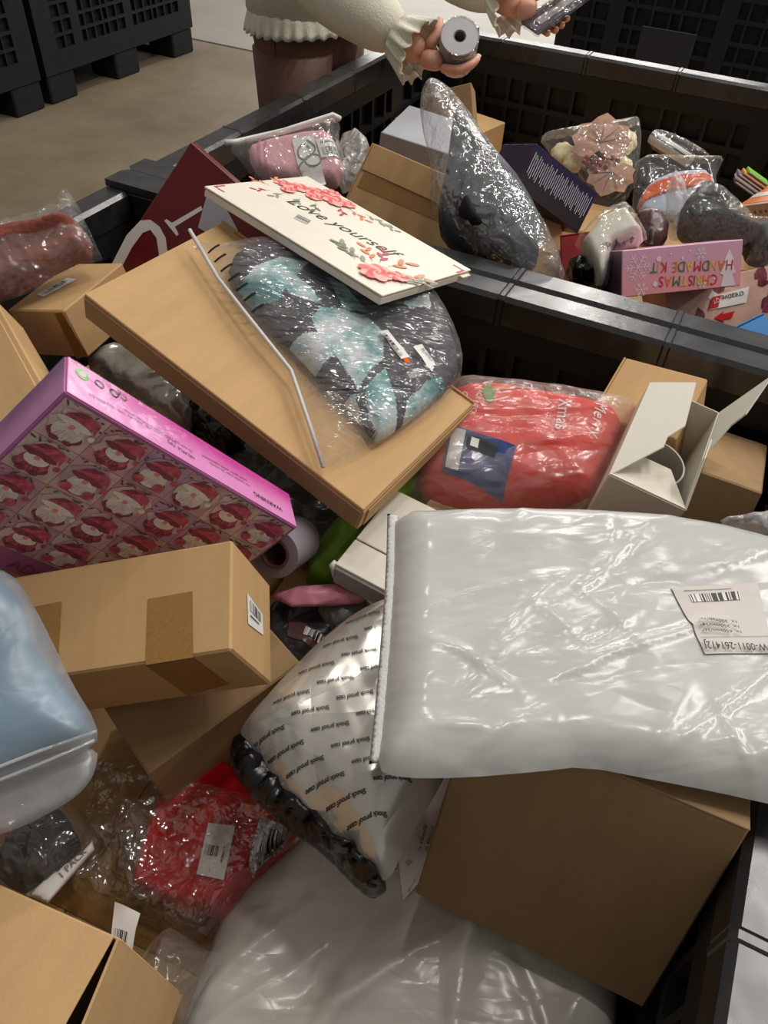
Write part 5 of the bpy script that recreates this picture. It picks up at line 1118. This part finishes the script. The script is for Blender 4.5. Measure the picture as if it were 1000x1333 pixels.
r, d = box_root('polka', 'printed_box', 'beige box with brown dots at the right edge of the rear bin')
boxpart('body', r, *d, 'beige_print', r=0.0012)
for k in range(14):
    rr = 0.004; cx, cy = -d[0] / 2 + 0.012 + 0.02 * (k % 7) + (0.01 if k > 6 else 0), (-0.012 if k < 7 else 0.012)
    mesh('brown_dot', [(x, y, d[2] / 2 + 0.0004) for x, y in ell(cx, cy, rr, rr * 0.8)], [list(range(18))], 'brown_dot', r)
boxpart('pattern_band', r, d[0] - 0.002, 0.0006, d[2] * 0.8, 'orange_print', (0, d[1] / 2 + 0.0004, 0), 0.0002)
boxpart('pattern_band', r, d[0] - 0.002, 0.0006, d[2] * 0.22, 'c_white', (0, d[1] / 2 + 0.0010, 0.0), 0.0002)

# pink towel pack
r, P = pouch_root('towelbag', 'towel_pack', 'pink towel pack with scroll monogram and barcode sticker in a milky zip bag', 'towel')
s1 = Soft(P['cloth'], 0.026, 0.03, 0.016, 1, 0.004, seed=101, noise=0.001, nscale=40); soft_part('towel', r, s1, 'pink_towel')
for k in (0, 1):
    q = np.array(P['cloth'], float); a, b = q[1] + (10 + 12 * k, 2 + 2 * k), q[6] + (4 + 12 * k, 8)
    draped(r, 'rose_stripe', [tuple(a), tuple(a + (4, 1)), tuple(b + (4, 1)), tuple(b)], s1, 'pink_stripe', 0.0014, 3, 14)
bd = draped(r, 'paper_band', P['band'], s1, 'label', 0.002)
c0 = np.array(P['band'], float).mean(0) / 1000
def curl(f, ts, nm, rad=0.0011):
    q = np.array([f(t) for t in ts]); hh = s1.h(q) + 0.003
    V, F = tube([(x, y, h) for (x, y), h in zip(q, hh)], rad, 6); mesh(nm, V, F, 'grey_ink', bd, smooth=True)
curl(lambda t: c0 + (0.017 * math.sin(t * 2.1) * (1 - 0.15 * t) - 0.004, 0.040 - 0.024 * t), np.linspace(0, 3.1, 40), 'monogram')
curl(lambda t: c0 + (0.008 + 0.013 * math.cos(t), 0.002 + 0.011 * math.sin(t)), np.linspace(0, 6.2, 30), 'monogram')
curl(lambda t: c0 + (-0.008 + 0.010 * math.cos(t), 0.018 + 0.014 * math.sin(t)), np.linspace(0, 6.2, 30), 'monogram')
lb = draped(r, 'label', P['label'], s1, 'label', 0.003); draped(lb, 'barcode', P['label'], s1, 'barcode', 0.004, a=(0.15, 0.5), b=(0.85, 0.88)); draped(lb, 'fine_print', P['label'], s1, 'grey_ink', 0.004, a=(0.2, 0.2), b=(0.8, 0.26))
s2 = Soft(P['o'], 0.033, 0.032, 0.03, 1, 0.004, [(14, 0.08, 0.004, 0.004, 0.3, 0.8)], seed=102, power=0.5); soft_part('bag_film', r, s2, 'film_white')
q = np.array([P['o'][0], P['o'][1], P['o'][2], P['o'][3], P['o'][4]], float) / 1000
V, F = tube([(x, y, max(h, 0) + 0.003) for (x, y), h in zip(q, s2.h(q))], 0.005, 8); mesh('zip_lip', V, F, 'label', r, smooth=True)

simple_soft('crinklebag', 'clear_bag', 'crinkled milky clear bag right of the pink towel pack', 'bag', 'film_milk', 0.03, 0.02, folds=[(24, 0.06, 0.005, 0.010, 1.3, 0.6)], seed=103, res=0.004)

r, P = pouch_root('shoebag', 'wrapped_pad', 'dark grey padded item in a tall shiny clear bag, centre of the rear bin', 'bag')
s1 = Soft(P['cloth'], 0.055, 0.03, 0.03, 1, 0.005, [(14, 0.12, 0.014, 0.010, 1.1, 0.7)], seed=111, power=0.7, grow=0.010); soft_part('padded_body', r, s1, 'puffy')
s3 = Soft([(x * 0.55 - 16, y * 0.62 - 34) for x, y in P['cloth']], 0.075, 0.0, 0.04, 2, 0.005, [(10, 0.05, 0.008, 0.008, 0.4, 0.8)], seed=112, power=0.6); soft_part('dark_pocket', r, s3, 'black_cloth')
tg = draped(r, 'label', P['tag'], s1, 'label', 0.006)
s2 = Soft(P['o'], 0.075, 0.032, 0.06, 1, 0.004, [(60, 0.07, 0.004, 0.009, 1.0, 0.7), (60, 0.03, 0.003, 0.006, 1.4, 1.2)], 0.001, 60, 113, power=0.5); soft_part('clear_bag', r, s2, 'film_grey')

# clear bag with cream pumpkins and dusky leaves
r, P = pouch_root('leafbag', 'decoration_pack', 'clear bag of cream pumpkins and dusky pink leaves, back of rear bin', 'decoration')
def pumpkin(cx, cy, cz, R):
    V, F = [], []; n, m = 28, 10
    for i in range(m + 1):
        th = math.pi * i / m
        for k in range(n):
            ph = 2 * math.pi * k / n; q = R * (1 - 0.13 * abs(math.cos(ph * 4)) ** 3)
            V.append((cx + q * math.sin(th) * math.cos(ph), cy + q * math.sin(th) * math.sin(ph), cz + R * 0.72 * math.cos(th) * (1 - 0.25 * math.exp(-(th * 2.2) ** 2))))
    for i in range(m):
        for k in range(n): F.append([i * n + k, (i + 1) * n + k, (i + 1) * n + (k + 1) % n, i * n + (k + 1) % n])
    return V, F
for cx, cy, R in ((-0.066, 0.022, 0.026), (-0.046, -0.002, 0.024), (0.056, 0.028, 0.030), (0.048, -0.030, 0.026), (-0.02, 0.03, 0.02)):
    V, F = pumpkin(cx, cy, 0.022, R); mesh('pumpkin', V, F, 'cream_petal', r, smooth=True)
def maple(cx, cy, R, rot, z0):
    pts = []
    for k, (a, q) in enumerate([(-90, .25), (-62, .62), (-40, .80), (-24, .92), (-8, .84), (10, 1.0), (24, .88), (40, 1.04), (58, .86), (74, .98), (90, 1.12), (106, .98), (122, .86), (140, 1.04), (156, .88), (170, 1.0), (188, .84), (204, .92), (220, .80), (242, .62)]):
        pts.append((q * R * math.cos(math.radians(a) + rot), q * R * math.sin(math.radians(a) + rot)))
    V = [(cx, cy, z0 + 0.001)] + [(cx + x, cy + y, z0 + 0.0015 * math.sin(k * 1.3)) for k, (x, y) in enumerate(pts)]
    n = len(pts); V += [(v[0], v[1], v[2] - 0.0015) for v in V]; b = n + 1
    F = [[0, 1 + k, 1 + (k + 1) % n] for k in range(n)] + [[b, b + 1 + (k + 1) % n, b + 1 + k] for k in range(n)] + [[1 + k, b + 1 + k, b + 1 + (k + 1) % n, 1 + (k + 1) % n] for k in range(n)]
    o = mesh('leaf', V, F, 'dusk_leaf', r)
    for a in (20, 52, 90, 128, 160):
        w = math.radians(a) + rot; Vv, Fv = tube([(cx, cy, z0 + 0.002), (cx + 0.8 * R * math.cos(w), cy + 0.8 * R * math.sin(w), z0 + 0.002)], [0.0009, 0.0004], 5); mesh('vein', Vv, Fv, 'vein', o)
maple(0.010, 0.014, 0.062, -0.25, 0.050); maple(0.028, -0.052, 0.050, 2.7, 0.044)
for k in range(16):
    a = k * 2.4; V, F = ball((0.004 + 0.0065 * math.sqrt(k) * math.cos(a) * 1.6, -0.026 + 0.0045 * math.sqrt(k) * math.sin(a), 0.048), 0.0055, 8, 6); mesh('berry', V, F, 'rust_leaf', r, smooth=True)
s2 = Soft(P['o'], 0.066, 0.012, 0.045, 0, 0.004, [(20, 0.08, 0.004, 0.004, 1.3, 0.7)], seed=121, power=0.45); soft_part('clear_bag', r, s2, 'film_clear')

r, P = pouch_root('whiteroll', 'paper_roll', 'white and purple roll in clear wrap against the far wall', 'roll')
q = [np.array(p, float) / 1000 for p in P['o']]; a, b = (q[0] + q[1]) / 2, (q[4] + q[5]) / 2
V, F = tube([(a[0], a[1], 0.0), (b[0], b[1], 0.0)], 0.015, 20); mesh('roll', V, F, 'c_white', r, smooth=True)
for sg in (-0.4, 0.5):
    n = np.array([-(b - a)[1], (b - a)[0]]) / np.linalg.norm(b - a) * 0.015 * sg; z = 0.015 * math.sqrt(1 - sg * sg)
    V, F = tube([(a[0] + n[0], a[1] + n[1], z), (b[0] + n[0], b[1] + n[1], z)], 0.0016, 8); mesh('purple_line', V, F, 'purple_board', r)
s2 = Soft(P['o'], 0.02, 0.016, 0.012, 1, 0.004, [(10, 0.06, 0.004, 0.003, 0.3, 0.5)], seed=122, grow=0.005); soft_part('wrap', r, s2, 'film_clear')

r, P = pouch_root('orangebib', 'felt_bib', 'pale blue felt piece with orange border in a clear zip bag', 'bib')
s1 = Soft(P['o'], 0.016, 0.02, 0.012, 1, 0.004, seed=131); soft_part('felt_body', r, s1, 'pale_blue')
s3 = Soft(P['band'], 0.021, 0.0, 0.004, 1, 0.003, seed=132); soft_part('orange_border', r, s3, 'orange_felt')
s2 = Soft(P['film'], 0.026, 0.024, 0.02, 0, 0.004, [(18, 0.06, 0.004, 0.005, 1.2, 0.8)], seed=133, power=0.5); soft_part('clear_bag', r, s2, 'film_clear')
simple_soft('pointyclear', 'clear_bag', 'spiky twist of clear wrapping in front of the orange-edged felt', 'bag', 'film_milk', 0.03, 0.01, folds=[(22, 0.05, 0.004, 0.010, 1.5, 0.4)], seed=134, res=0.0035)

r, P = pouch_root('greenshoe', 'slipper', 'dark green-black slipper in clear film behind the pink craft kit', 'shoe')
s1 = Soft(P['o'], 0.05, 0.03, 0.04, 2, 0.004, [(8, 0.08, 0.012, 0.008, -0.4, 0.6)], seed=141); soft_part('upper', r, s1, 'green_black')
s3 = Soft(P['top'], 0.058, 0.0, 0.012, 2, 0.003, seed=142); soft_part('opening', r, s3, 'black_cloth')
s2 = Soft(P['o'], 0.062, 0.032, 0.04, 1, 0.004, [(26, 0.07, 0.004, 0.008, -0.5, 0.7)], seed=143, grow=0.008); soft_part('clear_bag', r, s2, 'film_clear')

r, P = pouch_root('whitebag', 'white_pack', 'white lettered pouch in a clear bag left of the pink craft kit', 'bag')
s1 = Soft(P['inner'], 0.034, 0.03, 0.014, 0, 0.004, [(6, 0.08, 0.008, 0.005, 0.6, 0.5)], seed=151); soft_part('pouch', r, s1, 'white_board')
for p0, p1, s in TEXT['whitebag']: text_on_soft(r, 'lettering', s, p0, p1, s1, 'grey_ink', 0.0015)
s2 = Soft(P['o'], 0.046, 0.032, 0.03, 0, 0.004, [(18, 0.05, 0.004, 0.006, 0.7, 0.8)], seed=152, power=0.5); soft_part('clear_bag', r, s2, 'film_clear')

r, P, sf = simple_soft('plumbag', 'poly_mailer', 'plum coloured pouch with a framed grey tag between white pouch and felt', 'mailer', 'plum_poly', 0.02, 0.04, seed=161, folds=[(6, 0.05, 0.006, 0.004, 0.5, 0.6)])
lb = draped(r, 'tag', P['label'], sf, 'grey_ink', 0.001); draped(lb, 'tag_centre', P['label'], sf, 'plum_poly', 0.0018, a=(0.3, 0.2), b=(0.7, 0.8))
simple_soft('shinyblack', 'poly_mailer', 'crumpled shiny black bag below the white lettered pouch', 'mailer', 'black_poly', 0.03, 0.05, folds=[(16, 0.04, 0.005, 0.010, 0.6, 0.9)], seed=162, res=0.004)

# stack of bright cards, each a thing of its own
for k, (mt, lab, dx) in enumerate((('c_grey', 'grey card at the bottom of the bright card stack', 0.004), ('c_white', 'white card low in the bright card stack', 0.0), ('c_grey', 'dark grey-violet card in the middle of the card stack', -0.002), ('c_orange', 'orange card second from the top of the card stack', 0.006), ('c_green', 'lime green card on top of the bright card stack', -0.018))):
    Rm = TILT @ Matrix.Rotation(-0.62, 3, 'Z') @ Matrix.Rotation(-0.95, 3, 'X')
    base = Vector((0.005, 1.835, 0.765)) + Rm @ Vector((dx, 0, k * 0.0072))
    rr = empty('greeting_card', base, Rm, lab, 'card', 'bright cards in the rear bin')
    boxpart('card', rr, 0.11 if k < 4 else 0.05, 0.07, 0.006, mt, r=0.0008); boxpart('inner_sheet', rr, (0.11 if k < 4 else 0.05) - 0.004, 0.067, 0.0022, 'c_white', (0.0, -0.0025, 0), 0.0004)

# ------------------------------------------------------------------ the person at the rear bin
def skinned(name, verts, edges, radii, mat, parent, root=0, levels=2):
    me = bpy.data.meshes.new(name); me.from_pydata(verts, edges, []); o = bpy.data.objects.new(name, me); COL.objects.link(o)
    o.modifiers.new('s', 'SKIN'); sk = me.skin_vertices[0].data
    for i, r_ in enumerate(radii): sk[i].radius = (r_, r_) if not isinstance(r_, tuple) else r_; sk[i].use_root = i == root
    ss = o.modifiers.new('u', 'SUBSURF'); ss.levels = levels; ss.render_levels = levels
    dg = bpy.context.evaluated_depsgraph_get(); out = bpy.data.meshes.new_from_object(o.evaluated_get(dg))
    bpy.data.objects.remove(o); out.name = name
    out.materials.clear(); out.materials.append(M[mat]); out.polygons.foreach_set('use_smooth', [True] * len(out.polygons))
    return link(name, out, parent)

person = empty('person', (0, 0, 0), Matrix.Identity(3), 'person in cream ruffled cardigan and brown trousers leaning over the rear bin', 'person')
HIP = (-1.14, 1.925, 0.93)
RW, RE, RS = (-0.655, 1.535, 0.985), (-0.93, 1.60, 1.07), (-1.04, 1.70, 1.34)
LW, LE, LS = (-0.585, 1.87, 1.015), (-0.84, 2.02, 1.06), (-1.02, 2.08, 1.34)
body_v = [HIP, (-1.13, 1.90, 1.10), (-1.07, 1.90, 1.28), (-1.02, 1.89, 1.40), (-0.985, 1.89, 1.475), (-0.96, 1.89, 1.56), (-0.945, 1.89, 1.64),
          RS, RE, RW, LS, LE, LW,
          (-1.145, 1.84, 0.86), (-1.135, 1.83, 0.47), (-1.16, 1.825, 0.09), (-1.08, 1.82, 0.04), (-1.145, 2.01, 0.86), (-1.135, 2.02, 0.47), (-1.16, 2.025, 0.09), (-1.08, 2.03, 0.04)]
body_e = [(0, 1), (1, 2), (2, 3), (3, 4), (4, 5), (5, 6), (3, 7), (7, 8), (8, 9), (3, 10), (10, 11), (11, 12), (0, 13), (13, 14), (14, 15), (15, 16), (0, 17), (17, 18), (18, 19), (19, 20)]
body_r = [0.085, 0.10, 0.115, 0.09, 0.055, 0.085, 0.075, 0.06, 0.042, 0.028, 0.06, 0.042, 0.028, 0.06, 0.05, 0.036, 0.03, 0.06, 0.05, 0.036, 0.03]
skinned('body', body_v, body_e, body_r, 'skin', person)
# face and hair
hc = Vector((-0.945, 1.89, 1.60))
V, F = ball(tuple(hc), 0.098, 24, 16, (1.0, 0.80, 1.18)); mesh('head', V, F, 'skin', person, smooth=True)
for sg in (-1, 1):
    V, F = ball((hc.x + 0.083, hc.y + sg * 0.032, hc.z + 0.004), 0.013, 12, 8); mesh('eye', V, F, 'label', person, smooth=True)
    V, F = ball((hc.x + 0.093, hc.y + sg * 0.032, hc.z + 0.002), 0.006, 10, 6); mesh('pupil', V, F, 'ink', person, smooth=True)
    V, F = ball((hc.x - 0.004, hc.y + sg * 0.080, hc.z - 0.005), 0.028, 12, 8, (0.7, 0.35, 1.1)); mesh('ear', V, F, 'skin', person, smooth=True)
V, F = tube([(hc.x + 0.092, hc.y, hc.z + 0.004), (hc.x + 0.112, hc.y, hc.z - 0.026), (hc.x + 0.09, hc.y, hc.z - 0.034)], [0.007, 0.013, 0.008], 10); mesh('nose', V, F, 'skin', person, smooth=True)
V, F = ball((hc.x + 0.083, hc.y, hc.z - 0.058), 0.022, 12, 8, (0.5, 1.0, 0.35)); mesh('mouth', V, F, 'rose', person, smooth=True)
V, F = ball((hc.x - 0.022, hc.y, hc.z + 0.022), 0.108, 24, 16, (1.0, 0.88, 1.12)); mesh('hair', V, F, 'hair', person, smooth=True)
skinned('ponytail', [(hc.x - 0.10, hc.y, hc.z + 0.05), (hc.x - 0.16, hc.y, hc.z - 0.04), (hc.x - 0.17, hc.y, hc.z - 0.20)], [(0, 1), (1, 2)], [0.035, 0.04, 0.02], 'hair', person)
# trousers
def loft(rings, n=28):
    """closed surface through horizontal-ish elliptical rings (centre, half depth in x, half width in y)"""
    V, F = [], []
    for c, rx, ry in rings:
        for k in range(n):
            w = 2 * math.pi * k / n; V.append((c[0] + rx * math.cos(w), c[1] + ry * math.sin(w), c[2] + (c[3] * math.cos(w) if len(c) > 3 else 0)))
    for i in range(len(rings) - 1):
        for k in range(n): F.append([i * n + k, i * n + (k + 1) % n, (i + 1) * n + (k + 1) % n, (i + 1) * n + k])
    return V, F + [list(range(n))[::-1], [(len(rings) - 1) * n + k for k in range(n)]]
V, F = loft([((-1.13, 1.925, 1.02), 0.105, 0.145), ((-1.14, 1.925, 0.96), 0.12, 0.16), ((-1.15, 1.925, 0.90), 0.125, 0.168), ((-1.145, 1.925, 0.84), 0.115, 0.165), ((-1.14, 1.925, 0.80), 0.10, 0.165)]); p0 = (V, F)
legs = [loft([((-1.14, 1.925 + s * 0.085, 0.86), 0.105, 0.088), ((-1.14, 1.925 + s * 0.09, 0.70), 0.09, 0.085), ((-1.135, 1.925 + s * 0.095, 0.47), 0.075, 0.075), ((-1.155, 1.925 + s * 0.10, 0.25), 0.075, 0.075), ((-1.16, 1.925 + s * 0.10, 0.07), 0.08, 0.08)]) for s in (-1, 1)]
V, F = join([p0] + legs); mesh('trousers', V, F, 'trouser', person, smooth=True)
V, F = tube([(-1.14, 1.758, 0.90), (-1.14, 1.756, 0.80), (-1.14, 1.7535, 0.6)], 0.0016, 6); mesh('side_seam', V, F, 'trouser', person, smooth=True)
for y in (1.80, 2.00):
    V, F = ball((-1.11, y, 0.05), 0.055, 16, 10, (2.1, 0.9, 0.8)); mesh('shoe', V, F, 'shoe', person, smooth=True)
# cardigan: torso and sleeves, ruffled hem and cuffs
def between(a, b, t): return tuple(a[k] + (b[k] - a[k]) * t for k in range(3))
cv = [(-1.15, 1.90, 0.99), (-1.13, 1.90, 1.12), (-1.07, 1.90, 1.28), (-1.03, 1.89, 1.40), RS, between(RS, RE, 0.6), RE, between(RE, RW, 0.45), between(RE, RW, 0.82), LS, between(LS, LE, 0.6), LE, between(LE, LW, 0.45), between(LE, LW, 0.82)]
ce = [(0, 1), (1, 2), (2, 3), (3, 4), (4, 5), (5, 6), (6, 7), (7, 8), (3, 9), (9, 10), (10, 11), (11, 12), (12, 13)]
cr = [0.10, 0.11, 0.12, 0.09, 0.085, 0.085, 0.088, 0.070, 0.042, 0.085, 0.085, 0.088, 0.070, 0.042]
skinned('cardigan', cv, ce, cr, 'knit', person)
def ruffle(name, c, axis, r0, r1, length, waves, amp, squash=1.0, n=160):
    axis = Vector(axis).normalized(); a = axis.cross(Vector((0, 0, 1)) if abs(axis.z) < 0.9 else Vector((1, 0, 0))).normalized(); b = axis.cross(a)
    V, F = [], []
    for j in range(5):
        t = j / 4
        for k in range(n):
            w = 2 * math.pi * k / n; q = r0 + (r1 - r0) * t + amp * t * math.sin(waves * w + 0.8 * math.sin(3 * w))
            V.append(Vector(c) + axis * (length * t + amp * 0.5 * t * math.sin(waves * w * 1.0 + 1.3)) + (a * math.cos(w) + b * math.sin(w) * squash) * q)
    m = len(V); ctr = Vector(c)
    for j in range(4):
        for k in range(n): F.append([j * n + k, j * n + (k + 1) % n, (j + 1) * n + (k + 1) % n, (j + 1) * n + k])
    o = mesh(name, V, F, 'knit', person, smooth=True)
    md = o.modifiers.new('thick', 'SOLIDIFY'); md.thickness = 0.003
    return o
V, F = loft([((-1.02, 1.90, 1.43, 0.0), 0.07, 0.12), ((-1.04, 1.90, 1.37, 0.0), 0.11, 0.19), ((-1.08, 1.90, 1.26, 0.0), 0.135, 0.20), ((-1.12, 1.90, 1.12, 0.0), 0.135, 0.185), ((-1.14, 1.915, 1.02, 0.0), 0.135, 0.176), ((-1.145, 1.925, 0.940, 0.0), 0.14, 0.176)])
mesh('cardigan_front', V, F, 'knit', person, smooth=True)
ruffle('hem_ruffle', (-1.145, 1.925, 0.945), (0.02, 0, -1), 0.175, 0.188, 0.045, 34, 0.006, 0.76)
for W, E_ in ((RW, RE), (LW, LE)):
    dv = Vector(W) - Vector(E_); ruffle('cuff_ruffle', between(E_, W, 0.78), dv, 0.043, 0.058, 0.055, 13, 0.007, n=96)

# hands: palm, thumb and four fingers each
def hand(name, wrist, frame, fingers, thumb, palm, parent):
    """frame: 3 axes as columns; all points given in it, in metres from the wrist"""
    W = Vector(wrist); T = lambda p: tuple(W + frame @ Vector(p))
    o = skinned(name, [T(p) for p in palm[0]], palm[1], palm[2], 'skin', parent, 1)
    for f, r0 in fingers + [thumb]:
        n = len(f); fo = skinned('thumb' if (f, r0) == thumb else 'finger', [T(p) for p in f], [(i, i + 1) for i in range(n - 1)], [r0 * (1 - 0.10 * i) for i in range(n)], 'skin', o)
        tip, pre = Vector(f[-1]), Vector(f[-2]); dn = (tip - pre).normalized()
        V, F = ball((0, 0, 0), r0 * 0.55, 8, 6, (1, 1, 0.35)); nn = Vector((0, 0, 1)); nn = (nn - dn * nn.dot(dn)).normalized(); sd = dn.cross(nn)
        V = [T(tip + dn * (v[0] - r0 * 0.3) + sd * v[1] + nn * (r0 * 0.42 + v[2])) for v in V]; mesh('nail', V, F, 'nail', fo, smooth=True)
    return o
# right hand holds the plastic roll from below; frame axes: picture right, picture up, towards the viewer
fr = TILT
pr = ([(-0.012, 0.004, 0), (0.012, -0.006, 0.0), (0.038, -0.022, 0.004), (0.030, 0.004, -0.012)], [(0, 1), (1, 2), (1, 3)], [(0.026, 0.024), (0.030, 0.022), (0.024, 0.017), (0.024, 0.018)])
fg = [([(0.030, -0.030, 0.012), (0.062, -0.038, 0.020), (0.086, -0.026, 0.016), (0.102, -0.008, 0.004)], 0.0088), ([(0.032, -0.026, 0.004), (0.068, -0.034, 0.008), (0.094, -0.018, 0.004), (0.106, 0.002, -0.006)], 0.0088),
      ([(0.032, -0.020, -0.004), (0.066, -0.028, -0.006), (0.094, -0.012, -0.010), (0.106, 0.010, -0.018)], 0.0088), ([(0.030, -0.014, -0.012), (0.058, -0.022, -0.020), (0.082, -0.010, -0.024), (0.094, 0.006, -0.030)], 0.009)]
th = ([(0.006, 0.010, 0.008), (0.020, 0.026, 0.014), (0.028, 0.046, 0.016), (0.030, 0.062, 0.012)], 0.012)
hand('right_hand', RW, fr, fg, th, pr, person)
pl_ = ([(-0.010, -0.004, 0), (0.012, 0.002, 0.0), (0.040, 0.012, 0.004), (0.036, -0.008, -0.004)], [(0, 1), (1, 2), (1, 3)], [(0.025, 0.023), (0.030, 0.021), (0.024, 0.016), (0.022, 0.016)])
fl_ = [([(0.036, -0.014, -0.012), (0.054, -0.034, -0.016), (0.062, -0.050, -0.004), (0.060, -0.058, 0.012)], 0.009), ([(0.044, -0.006, -0.014), (0.070, -0.026, -0.020), (0.080, -0.042, -0.008), (0.078, -0.050, 0.010)], 0.0088),
       ([(0.050, 0.004, -0.014), (0.082, -0.014, -0.022), (0.094, -0.030, -0.010), (0.092, -0.038, 0.008)], 0.0088), ([(0.052, 0.012, -0.012), (0.088, 0.000, -0.022), (0.104, -0.014, -0.012), (0.104, -0.024, 0.006)], 0.0088)]
tl_ = ([(0.018, 0.014, 0.010), (0.042, 0.022, 0.018), (0.066, 0.020, 0.020), (0.088, 0.014, 0.018)], 0.012)
hand('left_hand', LW, fr, fl_, tl_, pl_, person)

# the roll in the right hand
Rm = TILT @ Matrix.Rotation(0.12, 3, 'Z') @ Matrix.Rotation(0.02, 3, 'X')
r = empty('film_roll', Vector(RW) + TILT @ Vector((0.064, 0.012, 0.006)), Rm, 'roll of clear plastic film held in the person\'s right hand', 'roll')
V, F = ring(0.012, 0.035, 0.075, 36); mesh('film_winding', V, F, plain('milky_winding', (196, 194, 198), 0.18, 0.6, 0.06, 20), r)
V, F = ring(0.0100, 0.0118, 0.073, 24); mesh('core', V, F, 'grey_ink', r)
V, F = ring(0.0355, 0.037, 0.078, 36); mesh('outer_wrap', V, F, 'film_grey', r)
# the packet in the left hand
Rm = TILT @ Matrix.Rotation(0.62, 3, 'Z') @ Matrix.Rotation(-0.5, 3, 'X')
r = empty('flat_packet', Vector(LW) + TILT @ Vector((0.088, 0.004, 0.004)), Rm, 'dark glossy flat packet held in the person\'s left hand', 'packet')
V, F = rbox(0.165, 0.062, 0.010, 0.003); mesh('body', V, F, 'packet', r)
boxpart('pale_panel', r, 0.12, 0.022, 0.001, 'silver_poly', (-0.005, -0.006, 0.0055), 0.0004); boxpart('gold_edge', r, 0.15, 0.006, 0.001, 'tape', (0.0, 0.022, 0.0055), 0.0004)
V, F = rbox(0.175, 0.068, 0.013, 0.004); mesh('clear_sleeve', V, F, 'film_clear', r)
